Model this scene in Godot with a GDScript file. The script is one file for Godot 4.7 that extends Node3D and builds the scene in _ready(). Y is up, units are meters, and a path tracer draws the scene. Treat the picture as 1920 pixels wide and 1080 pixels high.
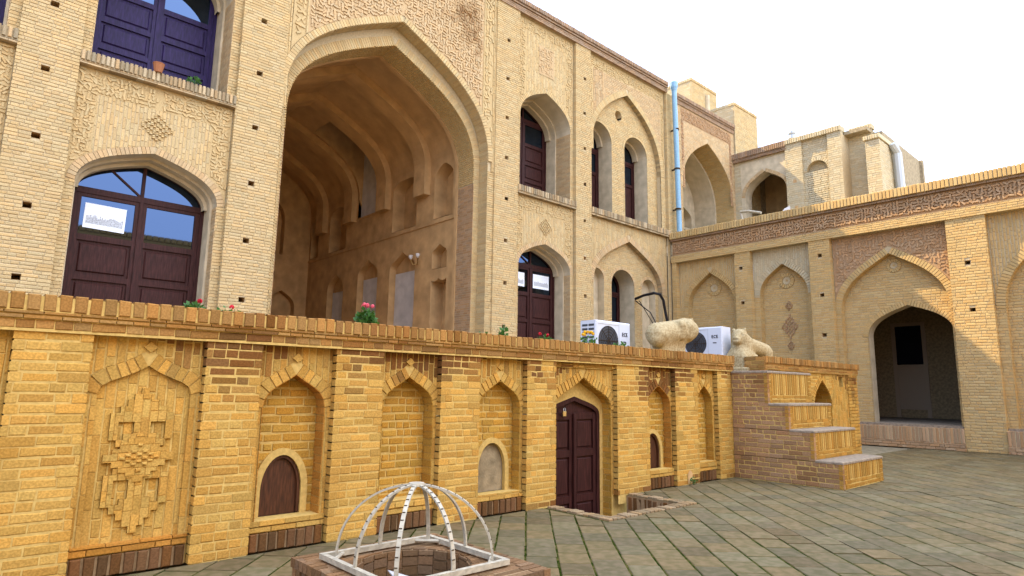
extends Node3D
# A brick courtyard mansion: sunken basement front with a terrace, two-storey street of arches behind it,
# a one-storey range closing the court on the far side. x runs along the terrace, y is up, z comes towards the viewer.

const EYE := Vector3(0, 1.25, 0)
const WALL_Z := -4.945      # front of the terrace wall
const FACADE_Z := -11.56    # front of the mansion
const WING_X := 17.5        # front of the far range
const UPPER_X := 21.9       # front of its set-back upper storey

var cam: Camera3D
var M := {}
var bases := {}
var taken := {}
var shared := {}
var noise := FastNoiseLite.new()
var rnd := RandomNumberGenerator.new()


class MB:
	var V := PackedVector3Array()
	var N := PackedVector3Array()
	var C := PackedColorArray()
	func tri(a: Vector3, b: Vector3, c: Vector3, n: Vector3, k: Color) -> void:
		V.push_back(a)
		if (b - a).cross(c - a).dot(n) > 0.0:
			V.push_back(c); V.push_back(b)
		else:
			V.push_back(b); V.push_back(c)
		N.push_back(n); N.push_back(n); N.push_back(n)
		C.push_back(k); C.push_back(k); C.push_back(k)
	func quad(a: Vector3, b: Vector3, c: Vector3, d: Vector3, n: Vector3, k: Color) -> void:
		if (b - a).cross(c - a).dot(n) > 0.0:
			V.push_back(a); V.push_back(c); V.push_back(b); V.push_back(a); V.push_back(d); V.push_back(c)
		else:
			V.push_back(a); V.push_back(b); V.push_back(c); V.push_back(a); V.push_back(c); V.push_back(d)
		for i in 6:
			N.push_back(n); C.push_back(k)
	func face(a: Vector3, b: Vector3, c: Vector3, d: Vector3, out: Vector3, k: Color) -> void:
		var n := (b - a).cross(c - a)
		if n.length_squared() < 1e-14:
			n = (c - a).cross(d - a)
		n = n.normalized()
		if n.dot(out) < 0.0:
			n = -n
		quad(a, b, c, d, n, k)
	func mesh() -> ArrayMesh:
		var m := ArrayMesh.new()
		if V.size() == 0:
			return m
		var a := []
		a.resize(Mesh.ARRAY_MAX)
		a[Mesh.ARRAY_VERTEX] = V; a[Mesh.ARRAY_NORMAL] = N; a[Mesh.ARRAY_COLOR] = C
		m.add_surface_from_arrays(Mesh.PRIMITIVE_TRIANGLES, a)
		return m


class Fr:      # a wall's own axes: u along it, v up it, n out of it
	var o: Vector3
	var u: Vector3
	var v: Vector3
	var n: Vector3
	func _init(o_: Vector3, u_: Vector3, n_: Vector3, v_ := Vector3.UP) -> void:
		o = o_; u = u_; n = n_; v = v_
	func p(a: float, b: float, w: float) -> Vector3:
		return o + u * a + v * b + n * w


# ---------------------------------------------------------------- nodes
func numbered(called: String) -> String:
	taken[called] = taken.get(called, -1) + 1
	return called if taken[called] == 0 else "%s_%03d" % [called, taken[called]]

func thing(called: String, label: String, category: String, at := Vector3.ZERO, group := "") -> Node3D:
	var o := Node3D.new()
	o.name = numbered(called)
	add_child(o)
	o.position = at
	bases[o] = at
	o.set_meta("label", label); o.set_meta("category", category)
	if group != "":
		o.set_meta("group", group)
	return o

func obj(called: String, mesh, mat: Material, parent: Node3D) -> MeshInstance3D:   # a part whose mesh is already in world axes
	var o := MeshInstance3D.new()
	o.name = called
	o.mesh = mesh.mesh() if mesh is MB else mesh
	if mat:
		o.material_override = mat
	parent.add_child(o, true)
	if bases.has(parent):
		o.position = -bases[parent]
	return o

func stuff(o: Node3D) -> Node3D:
	o.set_meta("kind", "stuff")
	return o

func structure(called: String, mesh, mat: Material) -> MeshInstance3D:
	var o := MeshInstance3D.new()
	o.name = called
	o.mesh = mesh.mesh() if mesh is MB else mesh
	o.material_override = mat
	o.set_meta("kind", "structure")
	add_child(o, true)
	return o


# ---------------------------------------------------------------- plane geometry
func rect(a0: float, b0: float, a1: float, b1: float) -> PackedVector2Array:
	return PackedVector2Array([Vector2(a0, b0), Vector2(a1, b0), Vector2(a1, b1), Vector2(a0, b1)])

func bounds(p: PackedVector2Array) -> Rect2:
	var r := Rect2(p[0], Vector2.ZERO)
	for q in p:
		r = r.expand(q)
	return r

func area(p: PackedVector2Array) -> float:
	var s := 0.0
	for i in p.size():
		s += p[i].cross(p[(i + 1) % p.size()])
	return s * 0.5

func minus(polys: Array, hole: PackedVector2Array) -> Array:   # keeps every piece free of inner holes by cutting at the hole's middle
	var out := []
	var hb := bounds(hole)
	for poly: PackedVector2Array in polys:
		var pb := bounds(poly)
		if not pb.intersects(hb):
			out.append(poly)
			continue
		var cx := hb.get_center().x
		for side in 2:
			var half := rect(pb.position.x - 1.0, pb.position.y - 1.0, cx, pb.end.y + 1.0) if side == 0 else rect(cx, pb.position.y - 1.0, pb.end.x + 1.0, pb.end.y + 1.0)
			for q: PackedVector2Array in Geometry2D.intersect_polygons(poly, half):
				for r: PackedVector2Array in Geometry2D.clip_polygons(q, hole):
					if absf(area(r)) > 1e-5:
						out.append(r)
	return out

func bez(a: Vector2, b: Vector2, c: Vector2, d: Vector2, n: int) -> PackedVector2Array:
	var r := PackedVector2Array()
	for i in n + 1:
		r.append(a.bezier_interpolate(b, c, d, float(i) / n))
	return r

func arc(cx: float, a: float, spring: float, rise: float, m := 0.4, n := 12) -> PackedVector2Array:   # four-centred arch, left springing to right
	var l := bez(Vector2(cx - a, spring), Vector2(cx - a, spring + rise * 0.54), Vector2(cx - a * 0.56, spring + rise - 0.56 * a * m), Vector2(cx, spring + rise), n)
	var r := PackedVector2Array(l)
	for i in range(n - 1, -1, -1):
		r.append(Vector2(2.0 * cx - l[i].x, l[i].y))
	return r

func round_arc(cx: float, a: float, spring: float, rise: float, n := 9) -> PackedVector2Array:
	var r := PackedVector2Array()
	for i in 2 * n + 1:
		var t := PI * i / (2.0 * n)
		r.append(Vector2(cx - a * cos(t), spring + rise * sin(t)))
	return r

func opening(curve: PackedVector2Array, base: float) -> PackedVector2Array:    # the hole under an arch
	var r := PackedVector2Array(curve)
	r.append(Vector2(curve[-1].x, base))
	r.append(Vector2(curve[0].x, base))
	return r

func jambs(curve: PackedVector2Array, base: float) -> PackedVector2Array:      # left foot, arch, right foot
	var r := PackedVector2Array([Vector2(curve[0].x, base)])
	r.append_array(curve)
	r.append(Vector2(curve[-1].x, base))
	return r

func offset_arc(curve: PackedVector2Array, t: float) -> PackedVector2Array:    # the same arch, t wider all round
	var r := PackedVector2Array()
	var n := curve.size()
	var mid := n / 2
	for i in n:
		var d: Vector2
		if i == mid:
			var e := (curve[i] - curve[i - 1]).normalized()
			r.append(curve[i] + Vector2(0, t / maxf(0.35, absf(e.x))))
			continue
		var p := curve[maxi(i - 1, 0)]
		var q := curve[mini(i + 1, n - 1)]
		d = (q - p).normalized()
		if i == 0: d = Vector2(0, 1)
		if i == n - 1: d = Vector2(0, -1)
		var nn := Vector2(-d.y, d.x)
		r.append(curve[i] + nn * t)
	return r

func hash2(i: int, j: int) -> float:
	var h := (i * 73856093) ^ (j * 19349663)
	h = (h ^ (h >> 13)) * 1274126177
	return float((h ^ (h >> 16)) & 0xffff) / 65535.0


# ---------------------------------------------------------------- solids
func box(mb: MB, fr: Fr, a0: float, b0: float, w0: float, a1: float, b1: float, w1: float, k: Color) -> void:
	var p := [fr.p(a0, b0, w0), fr.p(a1, b0, w0), fr.p(a1, b1, w0), fr.p(a0, b1, w0), fr.p(a0, b0, w1), fr.p(a1, b0, w1), fr.p(a1, b1, w1), fr.p(a0, b1, w1)]
	mb.quad(p[4], p[5], p[6], p[7], fr.n, k)
	mb.quad(p[0], p[1], p[2], p[3], -fr.n, k)
	mb.quad(p[0], p[1], p[5], p[4], -fr.v, k)
	mb.quad(p[3], p[2], p[6], p[7], fr.v, k)
	mb.quad(p[0], p[3], p[7], p[4], -fr.u, k)
	mb.quad(p[1], p[2], p[6], p[5], fr.u, k)

func cube(mb: MB, lo: Vector3, hi: Vector3, k: Color) -> void:
	box(mb, Fr.new(Vector3.ZERO, Vector3.RIGHT, Vector3.BACK), lo.x, lo.y, lo.z, hi.x, hi.y, hi.z, k)

func bevel_box(mb: MB, fr: Fr, a0: float, b0: float, w0: float, a1: float, b1: float, w1: float, e: float, k: Color) -> void:
	# a slab whose front edges are eased
	var f := [fr.p(a0 + e, b0 + e, w1), fr.p(a1 - e, b0 + e, w1), fr.p(a1 - e, b1 - e, w1), fr.p(a0 + e, b1 - e, w1)]
	var g := [fr.p(a0, b0, w1 - e), fr.p(a1, b0, w1 - e), fr.p(a1, b1, w1 - e), fr.p(a0, b1, w1 - e)]
	var h := [fr.p(a0, b0, w0), fr.p(a1, b0, w0), fr.p(a1, b1, w0), fr.p(a0, b1, w0)]
	var s := [-fr.v, fr.u, fr.v, -fr.u]
	mb.quad(f[0], f[1], f[2], f[3], fr.n, k)
	for i in 4:
		var j := (i + 1) % 4
		mb.quad(f[i], f[j], g[j], g[i], (fr.n + s[i]).normalized(), k)
		mb.quad(g[i], g[j], h[j], h[i], s[i], k)

func prism(mb: MB, fr: Fr, poly: PackedVector2Array, w0: float, w1: float, k: Color, sides := true) -> void:
	if poly.size() == 4:
		mb.quad(fr.p(poly[0].x, poly[0].y, w1), fr.p(poly[1].x, poly[1].y, w1), fr.p(poly[2].x, poly[2].y, w1), fr.p(poly[3].x, poly[3].y, w1), fr.n, k)
	else:
		var t := Geometry2D.triangulate_polygon(poly)
		for i in range(0, t.size(), 3):
			mb.tri(fr.p(poly[t[i]].x, poly[t[i]].y, w1), fr.p(poly[t[i + 1]].x, poly[t[i + 1]].y, w1), fr.p(poly[t[i + 2]].x, poly[t[i + 2]].y, w1), fr.n, k)
	if not sides:
		return
	var s := 1.0 if area(poly) > 0.0 else -1.0
	for i in poly.size():
		var a := poly[i]
		var b := poly[(i + 1) % poly.size()]
		var d := (b - a) * s
		if d.length_squared() < 1e-10:
			continue
		var n := (fr.u * d.y - fr.v * d.x).normalized()
		mb.quad(fr.p(a.x, a.y, w0), fr.p(b.x, b.y, w0), fr.p(b.x, b.y, w1), fr.p(a.x, a.y, w1), n, k)

func panel(mb: MB, fr: Fr, polys: Array, w0: float, w1: float, k: Color, sides := false) -> void:
	for p: PackedVector2Array in polys:
		prism(mb, fr, p, w0, w1, k, sides)

func strip(mb: MB, fr: Fr, curve: PackedVector2Array, w0: float, w1: float, k: Color) -> void:   # the reveal of an opening, facing into it
	for i in curve.size() - 1:
		var a := curve[i]
		var b := curve[i + 1]
		var d := b - a
		if d.length_squared() < 1e-10:
			continue
		var n := (fr.u * d.y - fr.v * d.x).normalized()
		mb.quad(fr.p(a.x, a.y, w0), fr.p(b.x, b.y, w0), fr.p(b.x, b.y, w1), fr.p(a.x, a.y, w1), n, k)

func ledge_strip(mb: MB, fr: Fr, c0: PackedVector2Array, wa: float, c1: PackedVector2Array, wb: float, k: Color) -> void:   # ruled surface between two like curves
	for i in mini(c0.size(), c1.size()) - 1:
		var a := fr.p(c0[i].x, c0[i].y, wa)
		var b := fr.p(c0[i + 1].x, c0[i + 1].y, wa)
		var c := fr.p(c1[i + 1].x, c1[i + 1].y, wb)
		var d := fr.p(c1[i].x, c1[i].y, wb)
		mb.face(a, b, c, d, fr.n, k)

func tube(mb: MB, pts: Array, r: float, k: Color, sides := 8) -> void:
	var ring := []
	for i in pts.size():
		var t: Vector3 = (pts[mini(i + 1, pts.size() - 1)] - pts[maxi(i - 1, 0)]).normalized()
		var s := t.cross(Vector3.UP if absf(t.y) < 0.9 else Vector3.RIGHT).normalized()
		var q := s.cross(t).normalized()
		var c := []
		for j in sides:
			var a := TAU * j / sides
			c.append((s * cos(a) + q * sin(a)))
		ring.append(c)
	for i in pts.size() - 1:
		for j in sides:
			var l := (j + 1) % sides
			var n: Vector3 = (ring[i][j] + ring[i][l]).normalized()
			mb.quad(pts[i] + ring[i][j] * r, pts[i] + ring[i][l] * r, pts[i + 1] + ring[i + 1][l] * r, pts[i + 1] + ring[i + 1][j] * r, n, k)
	for e in [0, pts.size() - 1]:
		var n2: Vector3 = (pts[0] - pts[1]).normalized() if e == 0 else (pts[-1] - pts[-2]).normalized()
		for j in sides:
			mb.tri(pts[e], pts[e] + ring[e][j] * r, pts[e] + ring[e][(j + 1) % sides] * r, n2, k)

func lathe(mb: MB, at: Vector3, prof: Array, k: Color, n := 20) -> void:    # prof: Vector2(radius, height)
	for i in prof.size() - 1:
		for j in n:
			var a := TAU * j / n
			var b := TAU * (j + 1) / n
			var p: Vector2 = prof[i]
			var q: Vector2 = prof[i + 1]
			var m := Vector3(cos((a + b) / 2), 0, sin((a + b) / 2))
			var d := q - p
			var nn := (m * d.y - Vector3.UP * d.x)
			if nn.length_squared() < 1e-12:
				continue
			mb.quad(at + Vector3(cos(a) * p.x, p.y, sin(a) * p.x), at + Vector3(cos(b) * p.x, p.y, sin(b) * p.x), at + Vector3(cos(b) * q.x, q.y, sin(b) * q.x), at + Vector3(cos(a) * q.x, q.y, sin(a) * q.x), nn.normalized(), k)


# ---------------------------------------------------------------- brick
# base colours (linear), the spread of their lightness, and how far single bricks turn redder or greyer
const TONES := {
	"facade": [Color(0.545, 0.405, 0.215), 0.10, 0.05],
	"facade_pink": [Color(0.54, 0.39, 0.225), 0.11, 0.05],
	"terrace": [Color(0.525, 0.31, 0.08), 0.17, 0.08],
	"terrace_back": [Color(0.47, 0.26, 0.05), 0.16, 0.08],
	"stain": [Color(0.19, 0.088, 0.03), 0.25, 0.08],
	"orange": [Color(0.46, 0.215, 0.045), 0.15, 0.04],
	"plinth": [Color(0.15, 0.075, 0.033), 0.3, 0.08],
	"coping": [Color(0.36, 0.195, 0.065), 0.2, 0.08],
	"range": [Color(0.555, 0.39, 0.18), 0.10, 0.05],
	"range_red": [Color(0.44, 0.285, 0.165), 0.16, 0.07],
	"cornice": [Color(0.34, 0.235, 0.16), 0.16, 0.06],
	"stair": [Color(0.36, 0.215, 0.115), 0.16, 0.06],
	"pale": [Color(0.55, 0.47, 0.32), 0.10, 0.04],
	"paver": [Color(0.155, 0.12, 0.066), 0.18, 0.06],
	"kerb": [Color(0.30, 0.21, 0.12), 0.2, 0.06],
	"well": [Color(0.22, 0.13, 0.07), 0.25, 0.08],
	"ledge": [Color(0.42, 0.32, 0.20), 0.32, 0.08],
	"step": [Color(0.41, 0.225, 0.052), 0.18, 0.06],
}

func tone(pal: String, key: float, key2: float) -> Color:
	var bits := pal.split("|")
	var t: Array = TONES[bits[0]]
	var c: Color = t[0]
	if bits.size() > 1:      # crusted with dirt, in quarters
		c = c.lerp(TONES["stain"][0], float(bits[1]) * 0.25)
	var l: float = 1.0 + (key * 2.0 - 1.0) * t[1]
	var h: float = (key2 * 2.0 - 1.0) * t[2]
	return Color(c.r * l * (1.0 + h * 0.5), c.g * l * (1.0 - h * 0.6), c.b * l * (1.0 - h * 2.0))

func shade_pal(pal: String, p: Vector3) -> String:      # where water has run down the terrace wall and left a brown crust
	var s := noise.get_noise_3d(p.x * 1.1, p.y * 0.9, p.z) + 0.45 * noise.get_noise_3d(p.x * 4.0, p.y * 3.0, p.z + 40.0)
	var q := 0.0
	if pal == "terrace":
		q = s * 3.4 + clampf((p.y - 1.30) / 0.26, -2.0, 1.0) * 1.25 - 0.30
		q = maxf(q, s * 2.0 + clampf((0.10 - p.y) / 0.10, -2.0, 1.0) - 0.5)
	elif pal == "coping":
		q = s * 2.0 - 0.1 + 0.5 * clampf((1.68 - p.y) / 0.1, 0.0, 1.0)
	elif pal == "facade_pink" and p.y > 9.4 and p.x > 7.4 and p.x < 9.7:      # the dark blotch high on the spandrel
		q = s * 1.5 + 0.75 - Vector2((p.x - 8.6) / 0.95, (p.y - 10.6) / 1.1).length()
	elif pal == "stair":
		q = s * 2.0 + 0.15 + 0.5 * clampf(p.y - 0.9, 0.0, 0.6)
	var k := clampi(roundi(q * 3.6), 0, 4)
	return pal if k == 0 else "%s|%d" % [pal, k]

func brick(mb: MB, fr: Fr, a0: float, b0: float, a1: float, b1: float, w0: float, w1: float, k: Color, e := 0.004) -> void:
	# an eased block with slightly uneven corners
	e = minf(e, minf(a1 - a0, b1 - b0) * 0.3)
	var ha := int(a0 * 977.0)
	var hb := int(b0 * 977.0)
	var c := [Vector2(a0, b0), Vector2(a1, b0), Vector2(a1, b1), Vector2(a0, b1)]
	var ins := [Vector2(e, e), Vector2(-e, e), Vector2(-e, -e), Vector2(e, -e)]
	var f := []
	var g := []
	var h := []
	for i in 4:
		var j: Vector2 = c[i] + Vector2(hash2(ha + i, hb) - 0.5, hash2(ha, hb + i * 7) - 0.5) * 0.005
		var d := w1 - 0.0035 * hash2(ha + i * 3, hb + i)
		var q: Vector2 = j + ins[i] * (0.7 + 0.9 * hash2(hb + i, ha))
		f.append(fr.p(q.x, q.y, d))
		g.append(fr.p(j.x, j.y, d - e))
		h.append(fr.p(j.x, j.y, w0))
	var s := [-fr.v, fr.u, fr.v, -fr.u]
	mb.quad(f[0], f[1], f[2], f[3], fr.n, k)
	for i in 4:
		var j := (i + 1) % 4
		mb.quad(f[i], f[j], g[j], g[i], (fr.n + s[i]).normalized(), k)
		mb.quad(g[i], g[j], h[j], h[i], s[i], k)

func lay(mb: MB, fr: Fr, polys: Array, L: float, H: float, J: float, w0: float, w1: float, pal: String, vert := false, holes := [], list = null, ratio := 0.3) -> void:
	for poly: PackedVector2Array in polys:
		var bb := bounds(poly)
		var c0 := bb.position.x if vert else bb.position.y
		var c1 := bb.end.x if vert else bb.end.y
		var l0 := bb.position.y if vert else bb.position.x
		var l1 := bb.end.y if vert else bb.end.x
		for k in range(floori(c0 / H), ceili(c1 / H)):
			var off := L * hash2(k, 917)
			for i in range(floori((l0 - off) / L), ceili((l1 - off) / L)):
				var cut := 2 if hash2(k * 31 + 7, i) > 0.72 and pal != "paver" else 1
				for part in cut:
					var s := off + (i + float(part) / cut) * L + J * ratio
					var e := off + (i + float(part + 1) / cut) * L - J * ratio
					var q := (hash2(i * 3 + part, k * 5 + 1) - 0.5) * J * 0.35
					var t := k * H + J * 0.5 + q
					var r := Rect2(t, s, H - J, e - s) if vert else Rect2(s, t, e - s, H - J)
					if not bb.intersects(r):
						continue
					put_brick(mb, fr, poly, r, w0, w1 - 0.004 * hash2(i + 11, k * 3 + part), pal, holes, list, hash2(i * 7 + part, k), hash2(k * 13, i + part * 5))

func put_brick(mb: MB, fr: Fr, poly: PackedVector2Array, r: Rect2, w0: float, w1: float, pal: String, holes: Array, list, k1: float, k2: float) -> void:
	for h: Rect2 in holes:
		if h.intersects(r):
			if h.position.x - r.position.x > 0.012:
				put_brick(mb, fr, poly, Rect2(r.position, Vector2(h.position.x - r.position.x, r.size.y)), w0, w1, pal, [], null, k1, k2)
			if r.end.x - h.end.x > 0.012:
				put_brick(mb, fr, poly, Rect2(h.end.x, r.position.y, r.end.x - h.end.x, r.size.y), w0, w1, pal, [], null, k1, k2)
			return
	var c := rect(r.position.x, r.position.y, r.end.x, r.end.y)
	var inside := 0
	for q in c:
		if Geometry2D.is_point_in_polygon(q, poly):
			inside += 1
	if inside == 4:
		for q in poly:
			if r.has_point(q):
				inside = 3
				break
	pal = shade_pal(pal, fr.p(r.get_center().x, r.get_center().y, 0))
	if inside == 4:
		if list != null:
			list.append([fr, r, w0, w1, pal, k1, k2])
		else:
			brick(mb, fr, r.position.x, r.position.y, r.end.x, r.end.y, w0, w1, tone(pal, k1, k2))
		return
	for piece: PackedVector2Array in Geometry2D.intersect_polygons(poly, c):
		if absf(area(piece)) > 2e-5:
			prism(mb, fr, piece, w0, w1, tone(pal, k1, k2))

func on_screen(p: Vector3) -> float:      # how large a thing at p shows, 0 outside the frame
	var q := cam.transform.affine_inverse() * p
	if q.z > -0.3:
		return 0.0
	var f := 1.0 / tan(deg_to_rad(cam.fov) * 0.5)
	if absf(q.x / -q.z) * f > 1.80 or absf(q.y / -q.z) * f > 1.02:
		return 0.0
	return 1.0 / q.length_squared()

func settle(list: Array, mb: MB, parent: Node3D, mat: Material, called := "brick", most := 300) -> void:
	# the bricks that show largest become pieces of their own, the rest join the brickwork
	var order := []
	for b in list:
		var r: Rect2 = b[1]
		var p: Vector3 = b[0].p(r.get_center().x, r.get_center().y, b[3])
		order.append([on_screen(p) * r.get_area() * absf((EYE - p).normalized().dot(b[0].n)), b])
	order.sort_custom(func(x, y): return x[0] > y[0])
	for i in order.size():
		var b: Array = order[i][1]
		var r: Rect2 = b[1]
		if i < most and order[i][0] > 0.0:
			var key := "%s %.3f %.3f %.3f %d" % [b[4], r.size.x, r.size.y, b[3] - b[2], int(b[5] * 5.0)]
			if not shared.has(key):
				var one := MB.new()
				brick(one, Fr.new(Vector3.ZERO, Vector3.RIGHT, Vector3.BACK), -r.size.x / 2, -r.size.y / 2, r.size.x / 2, r.size.y / 2, b[2] - b[3], 0, tone(b[4], b[5], b[6]), 0.005)
				shared[key] = one.mesh()
			var o := MeshInstance3D.new()
			o.name = called
			o.mesh = shared[key]
			o.material_override = mat
			parent.add_child(o, true)
			var f: Fr = b[0]
			o.transform = Transform3D(Basis(f.u, f.v, f.n), f.p(r.get_center().x, r.get_center().y, b[3]) - bases.get(parent, Vector3.ZERO))
		else:
			brick(mb, b[0], r.position.x, r.position.y, r.end.x, r.end.y, b[2], b[3], tone(b[4], b[5], b[6]))

func ring(mb: MB, fr: Fr, curve: PackedVector2Array, t: float, step: float, w0: float, w1: float, pal: String, J := 0.008, single = null) -> void:   # voussoirs round an arch
	var mid := curve.size() / 2
	var cx := curve[mid].x
	for side in 2:
		var pts := PackedVector2Array()
		for i in mid + 1:
			pts.append(curve[i] if side == 0 else curve[curve.size() - 1 - i])
		var len := 0.0
		var at := [0.0]
		for i in mid:
			len += pts[i].distance_to(pts[i + 1])
			at.append(len)
		var n := maxi(2, roundi(len / step))
		var sgn := 1.0 if side == 0 else -1.0
		for k in n:
			var q := []
			for e in 2:
				var s := len * (k + e) / n + (J * 0.5 if e == 0 else -J * 0.5)
				s = clampf(s, 0.0, len)
				var j := 0
				while j < mid - 1 and at[j + 1] < s:
					j += 1
				var f: float = (s - at[j]) / maxf(1e-6, at[j + 1] - at[j])
				var p := pts[j].lerp(pts[j + 1], f)
				var d := (pts[mini(j + 2, mid)] - pts[maxi(j - 1, 0)]).normalized()
				var nn := Vector2(-d.y, d.x) * sgn
				var o := p + nn * t
				if (o.x - cx) * sgn > -J * 0.4:
					o = p + nn * absf((p.x - cx) / (nn.x if absf(nn.x) > 1e-4 else 1e-4)) if absf(nn.x) > 1e-4 else o
					if o.distance_to(p) > t * 1.6: o = p + (o - p).normalized() * t * 1.6
				q.append(p); q.append(o)
			var poly := PackedVector2Array([q[0], q[1], q[3], q[2]])
			if absf(area(poly)) > 1e-5:
				var into := mb
				if single != null:
					into = MB.new()
					single.append(into)
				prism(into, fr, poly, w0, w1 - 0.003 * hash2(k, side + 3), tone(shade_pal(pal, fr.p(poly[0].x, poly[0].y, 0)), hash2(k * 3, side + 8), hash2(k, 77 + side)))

func reveal(mb: MB, fr: Fr, curve: PackedVector2Array, w0: float, w1: float, H: float, L: float, pal: String, J := 0.008, thick := 0.008) -> void:   # brick courses on the inside of an opening
	var len := 0.0
	var at := [0.0]
	for i in curve.size() - 1:
		len += curve[i].distance_to(curve[i + 1])
		at.append(len)
	var n := maxi(1, roundi(len / H))
	var j := 0
	for k in n:
		var e := []
		for side in 2:
			var s := len * (k + side) / n + (J * 0.5 if side == 0 else -J * 0.5)
			while j < curve.size() - 2 and at[j + 1] < s:
				j += 1
			e.append(curve[j].lerp(curve[j + 1], (s - at[j]) / maxf(1e-6, at[j + 1] - at[j])))
		var d: Vector2 = (e[1] - e[0])
		if d.length() < 1e-4:
			continue
		d = d.normalized()
		var nn := Vector2(d.y, -d.x) * thick
		var w := w0 - L * hash2(k, 5)
		var c := 0
		while w < w1:
			var a := maxf(w + J * 0.5, w0)
			var b := minf(w + L - J * 0.5, w1)
			w += L
			c += 1
			if b - a < 0.01:
				continue
			var kk := tone(pal, hash2(k, c * 3 + 1), hash2(k * 5, c))
			var p0: Vector2 = e[0]
			var p1: Vector2 = e[1]
			var q0: Vector2 = p0 + nn
			var q1: Vector2 = p1 + nn
			var out := (fr.u * nn.x + fr.v * nn.y).normalized()
			var al := (fr.u * d.x + fr.v * d.y)
			mb.quad(fr.p(q0.x, q0.y, a), fr.p(q1.x, q1.y, a), fr.p(q1.x, q1.y, b), fr.p(q0.x, q0.y, b), out, kk)
			mb.quad(fr.p(p0.x, p0.y, a), fr.p(q0.x, q0.y, a), fr.p(q0.x, q0.y, b), fr.p(p0.x, p0.y, b), -al, kk)
			mb.quad(fr.p(p1.x, p1.y, a), fr.p(q1.x, q1.y, a), fr.p(q1.x, q1.y, b), fr.p(p1.x, p1.y, b), al, kk)
			mb.quad(fr.p(p0.x, p0.y, b), fr.p(q0.x, q0.y, b), fr.p(q1.x, q1.y, b), fr.p(p1.x, p1.y, b), fr.n, kk)
			mb.quad(fr.p(p0.x, p0.y, a), fr.p(q0.x, q0.y, a), fr.p(q1.x, q1.y, a), fr.p(p1.x, p1.y, a), -fr.n, kk)

func strapwork(mb: MB, fr: Fr, polys: Array, cell: float, w0: float, w1: float, pal: String, key := 1) -> void:   # small bricks set at all angles in relief
	cell *= 0.66
	for poly: PackedVector2Array in polys:
		var bb := bounds(poly)
		prism(mb, fr, poly, w0, w0 + 0.024, tone(pal, 0.35, 0.5), false)
		for i in range(floori(bb.position.x / cell), ceili(bb.end.x / cell)):
			for j in range(floori(bb.position.y / cell), ceili(bb.end.y / cell)):
				var kind := int(hash2(i * 3 + key, j * 7) * 6.0)
				var a: float = [0.0, PI / 4, PI / 2, -PI / 4, PI / 2, 0.0][mini(kind, 5)] + (hash2(i, j + 50) - 0.5) * 0.55
				var c := Vector2((i + 0.5 + (hash2(i, j) - 0.5) * 0.25) * cell, (j + 0.5 + (hash2(j, i + 9) - 0.5) * 0.25) * cell)
				var l := Vector2(cos(a), sin(a)) * cell * (0.52 + 0.22 * hash2(j + 4, i))
				var s := Vector2(-sin(a), cos(a)) * cell * 0.25
				var q := PackedVector2Array([c - l - s, c + l - s, c + l + s, c - l + s])
				var ok := true
				for p in q:
					if not Geometry2D.is_point_in_polygon(p, poly):
						ok = false
				if not ok:
					continue
				prism(mb, fr, q, w0, w1 + 0.006 - 0.016 * hash2(i + 21, j), tone(shade_pal(pal, fr.p(c.x, c.y, 0)), hash2(i, j + 3), hash2(i + 4, j)))

func rhombus(mb: MB, fr: Fr, cx: float, cy: float, rx: float, ry: float, s: float, w0: float, w1: float, pal: String, bands := 0.36) -> void:   # stepped lozenge of small bricks
	var nx := roundi(rx / s)
	var ny := roundi(ry / (s * 0.62))
	for i in range(-nx, nx + 1):
		for j in range(-ny, ny + 1):
			var d := absf(float(i) / nx) + absf(float(j) / ny)
			if d > 1.02:
				continue
			var f := fmod(d + 0.1, bands) / bands
			if f < 0.45:
				continue
			brick(mb, fr, cx + (i - 0.5) * s, cy + (j - 0.5) * s * 0.62, cx + (i + 0.5) * s - 0.003, cy + (j + 0.5) * s * 0.62 - 0.003, w0, w1 - 0.006 * hash2(i, j), tone(pal, hash2(i + 60, j), hash2(j, i)))

func rowlock(mb: MB, fr: Fr, a0: float, a1: float, b0: float, b1: float, w0: float, w1: float, pitch: float, pal: String, list = null, J := 0.012) -> void:   # a course of bricks on edge
	var n := roundi((a1 - a0) / pitch)
	for i in n:
		var s := a0 + (a1 - a0) * i / n + J * 0.5 + 0.003 * (hash2(i, 31) - 0.5)
		var e := a0 + (a1 - a0) * (i + 1) / n - J * 0.5
		var t := b1 - 0.008 * hash2(i, 12)
		var w := w1 - 0.012 * hash2(i, 99)
		var p := shade_pal(pal, fr.p(s, (b0 + b1) / 2, 0))
		if list != null:
			list.append([fr, Rect2(s, b0, e - s, t - b0), w0, w, p, hash2(i, 1), hash2(i, 2)])
		else:
			brick(mb, fr, s, b0, e, t, w0, w, tone(p, hash2(i, 1), hash2(i, 2)), 0.006)


# ---------------------------------------------------------------- materials
func tex(freq: float, lo: float, hi: float, seed_: int, type := FastNoiseLite.TYPE_SIMPLEX_SMOOTH, size := 512, oct := 5) -> NoiseTexture2D:
	var n := FastNoiseLite.new()
	n.noise_type = type
	n.frequency = freq
	n.fractal_octaves = oct
	n.seed = seed_
	var t := NoiseTexture2D.new()
	t.width = size; t.height = size
	t.seamless = true
	t.noise = n
	var g := Gradient.new()
	g.set_color(0, Color(lo, lo, lo)); g.set_color(1, Color(hi, hi, hi))
	t.color_ramp = g
	return t

func two_tone(freq: float, a: Color, b: Color, seed_: int, oct := 5, size := 512) -> NoiseTexture2D:
	var t := tex(freq, 0, 1, seed_, FastNoiseLite.TYPE_SIMPLEX_SMOOTH, size, oct)
	t.color_ramp.set_color(0, a); t.color_ramp.set_color(1, b)
	t.color_ramp.set_offset(0, 0.25); t.color_ramp.set_offset(1, 0.75)
	return t

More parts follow.
